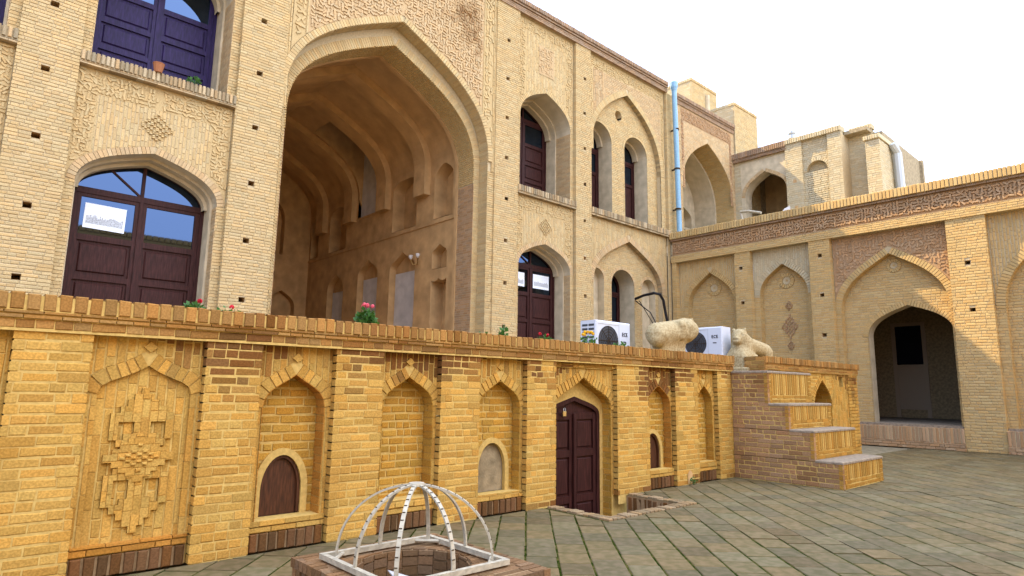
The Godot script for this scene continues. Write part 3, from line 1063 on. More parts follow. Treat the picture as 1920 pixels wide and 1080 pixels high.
	reveal(mb, fm, PackedVector2Array([Vector2(4.58, 1.55), Vector2(4.58, 6.3)]), f2 + 0.1, f1, 0.0563, 0.15, "range_red", 0.010, 0.010)
	reveal(mb, fm, jambs(a2, 6.32), f2 + 0.1, f1, 0.055, 0.10, "range", 0.016, 0.016)
	# cornice
	for c in [[-7.0, 17.45, 11.35], [17.98, 21.95, 11.16]]:
		lay(mb, fm, [rect(c[0], c[2], c[1], c[2] + 0.16)], 0.21, 0.053, 0.009, -0.06, 0.03, "cornice", false, [], list)
		lay(mb, fm, [rect(c[0], c[2] + 0.165, c[1], c[2] + 0.22)], 0.21, 0.053, 0.009, -0.06, 0.06, "cornice")
		rowlock(mb, fm, c[0], c[1], c[2] + 0.225, c[2] + 0.36, -0.12, 0.10, 0.07, "cornice")
		box(mo, fm, c[0], c[2], -0.3, c[1], c[2] + 0.33, -0.008 + 0.02, W)
	# ---- upper bay past the rainwater pipe
	var ba := arc(20.0, 1.72, 8.2, 2.05, 0.5, 16)
	panel(mo, fm, minus([rect(17.98, 6.2, 21.95, 11.16)], opening(ba, 6.0)), -0.12, -0.013, W)
	lay(mb, fm, minus([rect(17.98, 6.2, 18.28, 11.16), rect(21.72, 6.2, 21.95, 11.16)], opening(offset_arc(ba, 0.02), 6.0)), 0.21, 0.0563, 0.01, -0.03, 0, "facade_pink")
	lay(mb, fm, minus([rect(18.45, 8.2, 21.55, 10.65)], opening(offset_arc(ba, 0.16), 8.0)), 0.2, 0.058, 0.006, -0.03, -0.004, "facade_pink")
	strapwork(mb, fm, minus([rect(18.28, 8.2, 21.72, 11.14)], rect(18.45, 8.0, 21.55, 10.65)), 0.10, -0.03, 0.016, "range_red", 4)
	ring(mb, fm, ba, 0.15, 0.065, -0.05, 0.012, "facade_pink")
	strip(mo, fm, jambs(ba, 6.2), -0.72, 0, W)
	reveal(mb, fm, jambs(ba, 6.2), -0.72, 0.0, 0.06, 0.21, "range", 0.014, 0.012)
	var ba2 := arc(20.0, 1.62, 8.2, 1.95, 0.5, 16)
	var nb := arc(20.75, 0.62, 7.9, 0.5, 0.6, 8)
	ledge_strip(pl, fm, jambs(ba, 6.2), -0.72, jambs(ba2, 6.2), -0.72, W)
	strip(pl, fm, jambs(ba2, 6.2), -1.6, -0.72, W)
	panel(pl, fm, minus(minus([opening(ba2, 6.2)], opening(nb, 7.55)), rect(20.2, 6.2, 21.3, 7.45)), -1.66, -1.6, W)
	prism(pl, fm, opening(nb, 7.55), -2.0, -1.9, W, false)
	strip(pl, fm, jambs(nb, 7.55), -1.9, -1.6, W)
	prism(pl, fm, rect(20.2, 6.2, 21.3, 7.45), -2.0, -1.8, W, false)
	strip(pl, fm, PackedVector2Array([Vector2(20.2, 6.2), Vector2(20.2, 7.45), Vector2(21.3, 7.45), Vector2(21.3, 6.2)]), -1.8, -1.6, W)
	print("great arch")
	settle(list, mb, T, M.brick)
	stuff(obj("brickwork", mb, M.brick, T))
	obj("mortar_bed", mo, M.mortar, T)
	obj("plaster_reveal", pl, M.cream_plaster, T)
	for h in dk:
		obj("scaffold_hole", h, M.hall_plaster, T)
	hall(T, a2, f2)
	# body of the house behind the front: roof, rear and side walls, floors
	var bo := MB.new()
	cube(bo, Vector3(-7.0, 11.36, -24.0), Vector3(22.0, 11.46, FACADE_Z - 0.28), W)
	obj("roof", bo, M.roof_clay, T)
	bo = MB.new()
	cube(bo, Vector3(-7.0, 0.0, -24.2), Vector3(24.0, 11.36, -24.0), W)
	cube(bo, Vector3(-7.2, 0.0, -24.2), Vector3(-7.0, 11.7, FACADE_Z - 0.12), W)
	cube(bo, Vector3(21.96, 0.0, -24.0), Vector3(22.1, 11.36, FACADE_Z - 0.1), W)
	cube(bo, Vector3(-7.0, 1.55, FACADE_Z - 0.12), Vector3(-2.9, 11.36, FACADE_Z - 0.02), W)
	cube(bo, Vector3(-7.0, 6.1, -24.0), Vector3(4.2, 6.2, FACADE_Z - 1.3), W)
	cube(bo, Vector3(9.9, 6.1, -24.0), Vector3(22.0, 6.2, FACADE_Z - 1.3), W)
	obj("rear_wall", bo, M.roof_clay, T)
	bo = MB.new()
	cube(bo, Vector3(-7.0, 11.4, FACADE_Z - 0.62), Vector3(8.9, 12.75, FACADE_Z - 0.30), W)  # unseen raised wall, added to keep the near court in shade
	obj("added_parapet", bo, M.roof_clay, T)

func hall(T: Node3D, mouth: PackedVector2Array, wf: float) -> void:     # the vaulted hall behind the great arch
	var K := W
	var z0 := FACADE_Z + wf
	var z1 := -21.4
	var X := 9.46
	var wall := MB.new()
	var white := MB.new()
	var vault := arc(7.0, 2.46, 7.2, 2.15, 0.47, 20)
	var fr := Fr.new(Vector3(X, 0, 0), Vector3(0, 0, 1), Vector3(-1, 0, 0))
	# niches of the side wall: centre, half width, sill, springing, rise, depth, white inside
	var nl := [[-15.15, 0.66, 1.6, 4.55, 0.5, 0.22, true], [-17.1, 0.60, 1.6, 4.6, 0.5, 0.22, true], [-19.2, 0.56, 1.6, 4.4, 0.5, 0.22, true], [-13.35, 0.34, 1.6, 4.05, 0.03, 0.4, false],
		[-13.35, 0.33, 4.35, 4.72, 0.28, 0.3, false], [-15.15, 0.64, 5.72, 6.9, 0.48, 0.4, false], [-13.25, 0.42, 5.72, 6.8, 0.45, 0.4, false], [-19.25, 0.6, 5.72, 6.9, 0.4, 0.4, false], [-21.0, 0.3, 5.72, 6.9, 0.3, 0.4, false]]
	var region := [rect(z1, 1.5, z0, 7.2)]
	region = minus(region, rect(-17.9, 6.55, -16.55, 7.3))
	for n in nl:
		region = minus(region, opening(arc(n[0], n[1], n[3], n[4], 0.75, 8), n[2] - 0.01))
	panel(wall, fr, region, -0.1, 0.0, K)
	for n in nl:
		var c := arc(n[0], n[1], n[3], n[4], 0.75, 8)
		strip(wall, fr, jambs(c, n[2]), -n[5], 0.0, K)
		prism(wall, fr, opening(c, n[2]), -n[5] - 0.05, -n[5], K, false)
		if n[6]:
			white = MB.new()
			prism(white, fr, rect(n[0] - n[1] + 0.02, n[2], n[0] + n[1] - 0.02, n[3] - 0.05), -n[5] - 0.01, -n[5] + 0.02, K)
			obj("white_niche", white, M.white_plaster, T)
		wall.quad(fr.p(n[0] - n[1], n[2], -n[5]), fr.p(n[0] + n[1], n[2], -n[5]), fr.p(n[0] + n[1], n[2], 0), fr.p(n[0] - n[1], n[2], 0), Vector3.UP, K)
	box(wall, fr, z1, 5.58, 0.0, z0, 5.66, 0.03, K)
	# vault shell, opened on the right between two ribs for a tall light recess
	var fz := Fr.new(Vector3.ZERO, Vector3.RIGHT, Vector3.BACK)
	for s in [[z1, -17.9, true], [-17.9, -16.55, false], [-16.55, z0, true]]:
		var c := vault if s[2] else vault.slice(0, 25)
		strip(wall, fz, c, s[0], s[1], K)
	white = MB.new()
	prism(white, fr, rect(-17.9, 6.55, -16.55, 9.5), -0.14, -0.1, K)  # window light on the recess back, put in as whiter plaster
	for zz in [-17.9, -16.55]:
		var cheek := PackedVector2Array()
		for p in vault.slice(24, 41):
			cheek.append(Vector2(p.x, p.y))
		cheek.append(Vector2(9.8, 6.5)); cheek.append(Vector2(9.8, 9.6)); cheek.append(Vector2(vault[24].x, 9.6))
		prism(wall, fz, cheek, zz - 0.03, zz + 0.03, K)
	prism(wall, fr, rect(-17.9, 6.5, -16.55, 6.55), -0.3, 0.02, K)
	wall.quad(Vector3(vault[24].x, 9.5, -17.9), Vector3(9.8, 9.5, -17.9), Vector3(9.8, 9.5, -16.55), Vector3(vault[24].x, 9.5, -16.55), Vector3.DOWN, K)
	wall.quad(Vector3(vault[24].x, 9.6, -17.9), Vector3(vault[24].x, vault[24].y, -17.9), Vector3(vault[24].x, vault[24].y, -16.55), Vector3(vault[24].x, 9.6, -16.55), Vector3.RIGHT, K)
	# left wall, rear wall with its blind arches
	cube(wall, Vector3(4.44, 1.5, z1), Vector3(4.54, 7.2, z0), K)
	var fb := Fr.new(Vector3(0, 0, z1), Vector3.RIGHT, Vector3.BACK)
	var rear := [opening(vault, 1.5)]
	var rn := [arc(7.0, 1.5, 7.0, 1.2, 0.5, 8), arc(8.55, 0.5, 3.9, 0.6, 0.6, 8), arc(7.0, 0.7, 3.9, 0.7, 0.6, 8), arc(5.45, 0.5, 3.9, 0.6, 0.6, 8)]
	var sill := [5.75, 1.55, 1.55, 1.55]
	for i in 4:
		rear = minus(rear, opening(rn[i], sill[i]))
	panel(wall, fb, rear, -0.05, 0.0, K)
	for i in 4:
		strip(wall, fb, jambs(rn[i], sill[i]), -0.3, 0.0, K)
		prism(wall, fb, opening(rn[i], sill[i]), -0.36, -0.3, K, false)
	cube(wall, Vector3(4.4, 1.5, z1), Vector3(9.5, 1.55, z0), K)
	# lip where the brick soffit meets the plaster
	var lip := offset_arc(mouth, 0.03)
	band_along(wall, fz, jambs(offset_arc(mouth, 0.25), 1.55), jambs(offset_arc(mouth, -0.03), 1.55), z0 - 0.02, z0 + 0.09, K)
	obj("hall_wall", wall, M.hall_plaster, T)
	obj("white_niche", white, M.white_plaster, T)
	for zc in [-14.15, -16.2, -18.25, -20.3]:
		var rib := MB.new()
		var inner := offset_arc(vault, -0.20)
		var outer := offset_arc(vault, 0.02)
		band_along(rib, fz, jambs(outer, 6.45), jambs(inner, 6.45), zc - 0.27, zc + 0.27, K)
		obj("vault_rib", rib, M.hall_plaster, T)


# ---------------------------------------------------------------- terrace
func terrace() -> void:
	var T := thing("terrace_wall", "yellow brick terrace wall with a row of pointed niches and a rowlock coping", "wall", Vector3(4.5, 0, WALL_Z))
	var mb := MB.new()
	var mo := MB.new()
	var dk := MB.new()
	var list := []
	var coping := []
	var plinth := []
	var mp := MB.new()
	var vous := []
	var L := 0.185
	var H := 0.0655
	var J := 0.011
	# piers between the bays
	for p in [[-3.2, -2.75], [-1.55, -1.10], [0.33, 0.75], [1.46, 1.87], [2.49, 2.95], [3.58, 4.06], [4.71, 5.16], [6.24, 6.90], [7.50, 8.06], [8.60, 9.03]]:
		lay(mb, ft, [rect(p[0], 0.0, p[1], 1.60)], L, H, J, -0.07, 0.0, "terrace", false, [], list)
		panel(mo, ft, [rect(p[0] + 0.006, -0.1, p[1] - 0.006, 1.60)], -0.1, -0.007, W)
	# coping: two flat courses and bricks on edge
	lay(mb, ft, [rect(-3.2, 1.575, 9.05, 1.64)], 0.20, 0.0655, 0.010, -0.12, 0.022, "coping", false, [], list)
	lay(mb, ft, [rect(-3.2, 1.64, 9.05, 1.685)], 0.20, 0.045, 0.010, -0.12, 0.036, "coping", false, [], list)
	rowlock(mb, ft, -3.2, 9.07, 1.69, 1.80, -0.20, 0.05, 0.083, "coping", coping, 0.016)
	box(mo, ft, -3.2, 1.56, -0.30, 9.045, 1.785, 0.012, W)
	box(mo, ft, -3.2, 1.685, -0.19, 9.05, 1.78, 0.030, W)
	# bays: left, right, niche half width, springing, rise, sill, kind
	for b in [[-2.75, -1.55, 0.27, 1.10, 0.24, 0.24, 0], [-1.10, 0.33, 0.0, 1.12, 0.24, 0.2, 3], [0.75, 1.46, 0.29, 1.17, 0.20, 0.2, 1], [1.87, 2.49, 0.262, 1.07, 0.27, 0.22, 2], [2.95, 3.58, 0.275, 1.07, 0.28, 0.25, 0],
			[4.06, 4.71, 0.285, 1.06, 0.28, 0.20, 4], [6.90, 7.50, 0.27, 1.04, 0.29, 0.23, 2], [8.06, 8.60, 0.215, 1.04, 0.30, 0.26, 0]]:
		var x0: float = b[0]
		var x1: float = b[1]
		var cx := (x0 + x1) * 0.5
		var a: float = b[2]
		var w := -0.07
		var kind: int = b[6]
		if kind == 3:
			field(mb, mo, ft, [rect(x0, 0.0, x1, 1.575)], w, 0.19, 0.062, "terrace", true)
			continue
		var c := arc(cx, a, b[3], b[4], 0.72, 10)
		var plane := [rect(x0, 0.0, x1, 1.575)]
		var depth := -0.21 if x0 < 4.0 else -0.18
		if kind == 1:
			depth = -0.095
		panel(mo, ft, minus(plane, opening(c, b[5])), depth - 0.02, w - 0.008, W)
		var rr := 0.095
		var brickable := minus(minus([rect(x0, b[5], x1, 1.575)], opening(c, -1.0)), opening(offset_arc(c, rr + 0.004), b[3]))
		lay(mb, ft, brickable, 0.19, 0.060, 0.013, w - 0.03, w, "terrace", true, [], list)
		ring(mb, ft, c, rr, 0.062, w - 0.04, w + 0.006, "terrace", 0.012, vous)
		# small lozenge over the point
		var ap := c[c.size() / 2] + Vector2(0, rr * 1.35)
		prism(mb, ft, PackedVector2Array([ap + Vector2(-0.045, 0), ap + Vector2(0, -0.035), ap + Vector2(0.045, 0), ap + Vector2(0, 0.04)]), w - 0.02, w + 0.012, tone("terrace", 0.5, 0.4))
		# plinth of upright dark bricks under the niche
		rowlock(mb, ft, x0 + 0.012, x1 - 0.012, 0.0, 0.135, w - 0.02, w + 0.03, 0.075, "plinth", plinth, 0.018)
		box(mp, ft, x0 + 0.012, 0.0, w - 0.05, x1 - 0.012, 0.128, w + 0.004, W)
		lay(mb, ft, [rect(x0 + 0.005, 0.142, x1 - 0.005, b[5])], 0.2, 0.06, 0.01, w - 0.03, w + 0.02, "orange" if kind == 1 else "terrace")
		if kind == 1:
			panel(mo, ft, [opening(c, b[5])], depth - 0.03, depth - 0.008, W)
			lay(mb, ft, [opening(c, b[5])], 0.24, 0.062, 0.010, depth - 0.02, depth, "terrace", true)
			medallion(mb, cx, depth)
			continue
		strip(mo, ft, jambs(c, b[5]), depth, w, W)
		reveal(mb, ft, jambs(c, b[5]), depth, w + 0.004, 0.0655, 0.3, "orange" if kind == 2 else "terrace_back", 0.008, 0.006)
		var backing := [opening(c, b[5])]
		var bed := [opening(c, b[5])]
		var hatch := round_arc(cx - 0.01, a * 0.64, 0.42, 0.27)
		if kind == 2 or kind == 4:
			backing = minus(backing, opening(offset_arc(hatch, 0.055), 0.0))
			bed = minus(bed, opening(hatch, 0.0))
		panel(mo, ft, bed, depth - 0.04, depth - 0.010, W)
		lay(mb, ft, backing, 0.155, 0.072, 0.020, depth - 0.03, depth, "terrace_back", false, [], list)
		box(mo, ft, cx - a, b[5] - 0.03, depth, cx + a, b[5] + 0.004, w + 0.012, W)
		if kind == 2 or kind == 4:
			var sur := MB.new()
			band_along(sur, ft, jambs(offset_arc(hatch, 0.055), b[5]), jambs(hatch, b[5]), depth - 0.03, depth + 0.012, W)
			obj("hatch_surround", sur, M.mortar_yellow, T)
			var hd := MB.new()
			prism(hd, ft, opening(hatch, b[5]), depth - 0.05, depth - 0.035, W)
			if kind == 2:
				band_along(hd, ft, jambs(hatch, b[5] + 0.01), jambs(offset_arc(hatch, -0.025), b[5] + 0.01), depth - 0.035, depth - 0.008, W)
			obj("hatch", hd, M.brown_wood if kind == 2 else M.grey_plaster, T)
	# ---- bay of the basement door
	var x0 := 5.16
	var x1 := 6.24
	var c := arc(5.69, 0.51, 1.0, 0.40, 0.72, 10)
	var w := -0.07
	var lin := rect(x0, -0.7, x1, 1.50)
	panel(mo, ft, minus([rect(x0, -0.7, 6.55, 0.0)], opening(c, -1.0)), -0.42, w - 0.02, W)
	panel(mo, ft, minus([lin], opening(c, -1.0)), -0.42, w - 0.008, W)
	lay(mb, ft, minus(minus([rect(x0, 0.0, x1, 1.50)], opening(c, -1.0)), opening(offset_arc(c, 0.104), 1.0)), 0.19, 0.055, 0.013, w - 0.03, w, "terrace", true, [], list)
	lay(mb, ft, [rect(x0, 1.505, x1, 1.575)], 0.2, 0.035, 0.008, w - 0.03, w + 0.03, "terrace")
	box(mo, ft, x0, 1.50, w - 0.05, x1, 1.575, w + 0.015, W)
	ring(mb, ft, c, 0.10, 0.056, w - 0.04, w + 0.012, "terrace", 0.014, vous)
	strip(mo, ft, jambs(c, -0.6), -0.24, w, W)
	reveal(mb, ft, jambs(c, -0.55), -0.24, w, 0.0655, 0.16, "terrace_back", 0.012, 0.008)
	var dc := arc(5.67, 0.46, 0.95, 0.22, 0.3, 8)
	panel(mo, ft, minus([opening(c, -0.6)], opening(dc, -0.7)), -0.240, -0.200, W)
	var dd := MB.new()
	prism(dd, ft, opening(dc, -0.6), -0.300, -0.240, W)
	band_along(dd, ft, jambs(dc, -0.6), jambs(offset_arc(dc, -0.05), -0.6), -0.240, -0.195, W)
	var door_part := obj("door", dd, M.maroon_wood, T)
	for s in 2:
		var a := 5.25 if s == 0 else 5.675
		var bb := 5.665 if s == 0 else 6.09
		var leaf := MB.new()
		box(leaf, ft, a, -0.6, -0.240, a + 0.06, 0.98, -0.215, W)
		box(leaf, ft, bb - 0.06, -0.6, -0.240, bb, 0.98, -0.215, W)
		for r in [[-0.6, -0.48], [-0.05, 0.03], [0.47, 0.55], [0.90, 0.98]]:
			box(leaf, ft, a + 0.06, r[0], -0.240, bb - 0.06, r[1], -0.217, W)
		obj("door_leaf", leaf, M.maroon_wood, door_part)
		for r in [[-0.46, -0.07], [0.05, 0.45], [0.57, 0.88]]:
			var pn := MB.new()
			bevel_box(pn, ft, a + 0.075, r[0], -0.240, bb - 0.075, r[1], -0.225, 0.015, W)
			obj("door_panel", pn, M.maroon_wood, door_part)
	var rod := MB.new()
	tube(rod, [ft.p(5.67, -0.5, -0.195), ft.p(5.67, 0.97, -0.195)], 0.018, W, 6)
	obj("cover_strip", rod, M.maroon_wood, door_part)
	# low drain niche near the end
	var dr := arc(7.80, 0.055, 0.13, 0.06, 0.8, 6)
	var sd := MB.new()
	prism(sd, ft, opening(dr, 0.01), -0.01, 0.0035, W, false)
	obj("drain_niche", sd, M.hall_plaster, T)
	# body and returned end
	var end := Fr.new(Vector3(9.03, 0, WALL_Z), Vector3.BACK, Vector3.RIGHT)
	lay(mb, end, [rect(-0.6, 0, -0.0, 1.6)], L, H, J, -0.05, 0.0, "terrace")
	settle(list, mb, T, M.brick)
	settle(coping, mb, T, M.brick, "coping_brick", 160)
	settle(plinth, mb, T, M.brick, "plinth_brick", 100)
	for v in vous:
		obj("voussoir", v, M.brick, T)
	stuff(obj("brickwork", mb, M.brick, T))
	obj("mortar_bed", mo, M.mortar_yellow, T)
	obj("plinth_mortar", mp, M.mortar_brown, T)
	# terrace floor
	var fl := MB.new()
	cube(fl, Vector3(-7.0, 1.50, FACADE_Z - 1.2), Vector3(9.0, 1.60, WALL_Z - 0.29), W)
	cube(fl, Vector3(9.0, 1.50, FACADE_Z - 1.2), Vector3(14.0, 1.60, WALL_Z - 0.29), W)
	structure("terrace_floor", fl, M.tread)

	# the rest of the wall, past the steps
	T = thing("terrace_wall", "short yellow brick terrace wall with one pointed niche, right beside the brick steps", "wall", Vector3(12.0, 0, WALL_Z))
	mb = MB.new(); mo = MB.new(); list = []; coping = []
	var n := arc(12.34, 0.40, 0.98, 0.52, 0.8, 10)
	var sq := rect(13.16, 1.38, 13.36, 1.58)
	var reg := minus(minus([rect(10.05, 0.0, 12.85, 1.63)], opening(n, 0.5)), sq)
	panel(mo, ft, minus(minus([rect(10.05, -0.1, 14.05, 1.63)], opening(n, 0.5)), sq), -0.3, -0.008, W)
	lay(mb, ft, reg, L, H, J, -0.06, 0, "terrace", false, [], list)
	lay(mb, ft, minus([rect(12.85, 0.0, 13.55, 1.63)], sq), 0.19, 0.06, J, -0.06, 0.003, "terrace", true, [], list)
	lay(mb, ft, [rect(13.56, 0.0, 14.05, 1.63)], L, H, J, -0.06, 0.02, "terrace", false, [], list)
	ring(mb, ft, n, 0.10, 0.06, -0.03, 0.012, "terrace", 0.012)
	strip(mo, ft, jambs(n, 0.5), -0.55, 0, W)
	reveal(mb, ft, jambs(n, 0.5), -0.5, 0.0, 0.0655, 0.16, "terrace_back", 0.012, 0.008)
	prism(dk, ft, opening(n, 0.5), -0.6, -0.55, W, false)
	strip(mo, ft, PackedVector2Array([sq[0], sq[3], sq[2], sq[1], sq[0]]), -0.2, 0, W)
	prism(dk, ft, sq, -0.3, -0.2, W, false)
	lay(mb, ft, [rect(10.05, 1.63, 14.1, 1.73)], 0.20, 0.05, 0.010, -0.12, 0.03, "coping", false, [], list)
	rowlock(mb, ft, 10.05, 14.12, 1.735, 1.85, -0.20, 0.06, 0.075, "coping", coping, 0.014)
	box(mo, ft, 10.05, 1.62, -0.3, 14.1, 1.835, 0.02, W)
	end = Fr.new(Vector3(10.05, 0, WALL_Z), Vector3.BACK, Vector3.LEFT)
	lay(mb, end, [rect(-0.32, 1.0, 0.03, 1.84)], L, H, J, -0.05, 0.012, "coping")
	end = Fr.new(Vector3(14.05, 0, WALL_Z), Vector3.BACK, Vector3.RIGHT)
	lay(mb, end, [rect(-6.6, 0, 0.0, 1.6)], L, H, J, -0.05, 0.0, "terrace")
	panel(mo, end, [rect(-6.6, -0.1, -0.01, 1.6)], -0.3, -0.008, W)
	settle(list, mb, T, M.brick, "brick", 200)
	settle(coping, mb, T, M.brick, "coping_brick", 80)
	stuff(obj("brickwork", mb, M.brick, T))
	obj("mortar_bed", mo, M.mortar_yellow, T)
	obj("dark_recess", dk, M.hall_plaster, T)

func medallion(mb: MB, cx: float, w: float) -> void:      # the stepped star worked in raised brick on the blind panel
	# right-hand outlines, from the top down, mirrored about the middle
	var top := [[0.022, 1.215], [0.022, 1.175], [0.062, 1.175], [0.062, 1.135], [0.10, 1.135], [0.10, 1.09], [0.14, 1.09], [0.14, 1.045], [0.195, 1.045], [0.195, 0.865], [0.15, 0.865], [0.15, 0.82], [0.0, 0.82]]
	var mid := [[0.03, 0.905], [0.03, 0.875], [0.075, 0.875], [0.075, 0.84], [0.12, 0.84], [0.12, 0.805], [0.165, 0.805], [0.165, 0.77], [0.215, 0.77], [0.215, 0.72], [0.165, 0.72], [0.165, 0.685], [0.12, 0.685], [0.12, 0.65], [0.075, 0.65], [0.075, 0.615], [0.03, 0.615], [0.03, 0.585], [0.0, 0.585]]
	var low := [[0.0, 0.68], [0.15, 0.68], [0.15, 0.635], [0.20, 0.635], [0.20, 0.43], [0.15, 0.43], [0.15, 0.385], [0.105, 0.385], [0.105, 0.34], [0.065, 0.34], [0.065, 0.295], [0.025, 0.295], [0.025, 0.25]]
	var cuts := [
		[[0.05, 0.905, 0.145, 0.985], [0.11, 0.865, 0.145, 0.905]],
		[],
		[[0.05, 0.475, 0.14, 0.60], [0.095, 0.44, 0.14, 0.475]]]
	rhombus(mb, ft, cx, 0.745, 0.09, 0.085, 0.034, w + 0.02, w + 0.042, "terrace", 0.6)
	var lifts := [0.020, 0.029, 0.020]
	for g in 3:
		var half: Array = [top, mid, low][g]
		var pts := PackedVector2Array()
		for q in half:
			pts.append(Vector2(cx + q[0], q[1]))
		for i in range(half.size() - 1, -1, -1):
			if half[i][0] > 0.0:
				pts.append(Vector2(cx - half[i][0], half[i][1]))
		var polys := [pts]
		for c in cuts[g]:
			for s in [-1.0, 1.0]:
				if c[0] < 0.0 and s < 0.0:
					continue
				polys = minus(polys, rect(cx + minf(s * c[0], s * c[2]), c[1], cx + maxf(s * c[0], s * c[2]), c[3]))
		for q: PackedVector2Array in polys:
			prism(mb, ft, q, w - 0.01, w + lifts[g] - 0.007, tone("terrace", 0.5, 0.4))
		lay(mb, ft, polys, 0.13, 0.052, 0.005, w, w + lifts[g], "terrace", g != 1)


# ---------------------------------------------------------------- steps
func steps() -> void:
	var T := thing("brick_steps", "steep brick steps with grey treads climbing to the terrace", "steps", Vector3(9.75, 0, -4.1))
	var x0 := 9.0
	var x1 := 10.5
	var prof := [[-3.41, 0.355], [-3.76, 0.745], [-4.09, 1.10], [-4.38, 1.57]]
	var side := Fr.new(Vector3(x0, 0, 0), Vector3.BACK, Vector3.LEFT)
	var mb := MB.new()
	var mo := MB.new()
	var list := []
	var poly := PackedVector2Array([Vector2(-4.94, 0)])
	poly = PackedVector2Array([Vector2(-4.94, 0.0), Vector2(-3.41, 0.0), Vector2(-3.41, 0.33), Vector2(-3.76, 0.33), Vector2(-3.76, 0.72), Vector2(-4.09, 0.72), Vector2(-4.09, 1.075), Vector2(-4.38, 1.075), Vector2(-4.38, 1.545), Vector2(-4.94, 1.545)])
	lay(mb, side, [poly], 0.19, 0.0655, 0.008, -0.06, 0.0, "stair", false, [], list)
	for i in 4:
		var z: float = prof[i][0]
		var y: float = prof[i][1]
		var yb: float = 0.0 if i == 0 else prof[i - 1][1]
		var zn: float = prof[i + 1][0] if i < 3 else -5.23
		var f := Fr.new(Vector3(0, 0, z), Vector3.RIGHT, Vector3.BACK)
		cube(mo, Vector3(x0 + 0.008, yb - 0.02, -4.94), Vector3(x1, y - 0.03, z - 0.008), W)
		lay(mb, f, [rect(x0, yb, x0 + 0.13, y - 0.03), rect(x1 - 0.10, yb, x1, y - 0.03)], 0.13, 0.06, 0.010, -0.05, 0.0, "step", false, [], list)
		lay(mb, f, [rect(x0 + 0.13, yb, x1 - 0.10, yb + 0.12)], 0.19, 0.058, 0.010, -0.05, 0.0, "step", false, [], list)
		rowlock(mb, f, x0 + 0.13, x1 - 0.10, yb + 0.12, y - 0.03, -0.05, 0.006, 0.066, "step", list, 0.024)
		var t := MB.new()
		var fy := Fr.new(Vector3(0, y, 0), Vector3.RIGHT, Vector3.UP, Vector3.FORWARD)
		bevel_box(t, fy, x0 - 0.002, -z - 0.006, -0.035, x1 + 0.002, -zn + (0.0 if i < 3 else 0.0), 0.0, 0.012, W)
		obj("tread", t, M.tread, T)
	settle(list, mb, T, M.brick, "brick", 300)
	stuff(obj("brickwork", mb, M.brick, T))
	obj("core", mo, M.mortar_yellow, T)


# ---------------------------------------------------------------- the far range
func disc(mb: MB, mo: MB, fr: Fr, cx: float, cy: float, r: float, w: float, pal: String) -> void:     # a rosette of radiating bricks round a sunk centre
	var n := 16
	for i in n:
		var a := TAU * (i + 0.08) / n
		var b := TAU * (i + 0.92) / n
		prism(mb, fr, PackedVector2Array([Vector2(cx + cos(a) * r * 0.55, cy + sin(a) * r * 0.55), Vector2(cx + cos(a) * r, cy + sin(a) * r), Vector2(cx + cos(b) * r, cy + sin(b) * r), Vector2(cx + cos(b) * r * 0.55, cy + sin(b) * r * 0.55)]), w - 0.02, w + 0.025, tone(pal, hash2(i, 6), hash2(i, 7)))
	for i in n:
		var a := TAU * i / n
		var b := TAU * (i + 1) / n
		var p := Vector2(cos(a), sin(a)) * r * 0.5
		var q := Vector2(cos(b), sin(b)) * r * 0.5
		mo.face(fr.p(cx + p.x, cy + p.y, w + 0.02), fr.p(cx + q.x, cy + q.y, w + 0.02), fr.p(cx + q.x * 0.3, cy + q.y * 0.3, w + 0.002), fr.p(cx + p.x * 0.3, cy + p.y * 0.3, w + 0.002), fr.n, W)

func blind_bay(mb: MB, mo: MB, fr: Fr, x0: float, x1: float, cx: float, a: float, spring: float, rise: float, m: float, t: float, top: float, pal: String, relief: int, list, hole = null, pal2 := "") -> void:
	if pal2 == "":
		pal2 = pal
	var d := -0.18
	var e := -0.40
	var c := arc(cx, a, spring, rise, m, 14)
	panel(mo, fr, minus([rect(x0, 0.0, x1, top)], opening(c, -1.0)), e - 0.02, d - 0.013, W)
	lay(mb, fr, minus([rect(x0, 0.0, x1, spring)], opening(c, -1.0)), 0.2, 0.066, 0.011, d - 0.03, d, pal)
	var sp := minus([rect(x0 + 0.01, spring, x1 - 0.01, top - 0.01)], opening(offset_arc(c, t + 0.005), spring - 0.2))
	if relief == 0:
		lay(mb, fr, sp, 0.20, 0.064, 0.020, d - 0.03, d, pal2, true)
	else:
		strapwork(mb, fr, sp, 0.125, d - 0.03, d + 0.012, "range_red", relief)
	ring(mb, fr, c, t, 0.07, e, d + 0.012, pal2, 0.014)
	strip(mo, fr, jambs(c, 0.0), e, d, W)
	reveal(mb, fr, jambs(c, 0.0), e, d, 0.066, 0.2, pal)
	var back := [opening(c, 0.0)]
	if hole != null:
		back = minus(back, hole)
	panel(mo, fr, back, e - 0.04, e - 0.013, W)
	lay(mb, fr, back, 0.2, 0.066, 0.012, e - 0.03, e, pal, false, [], list)

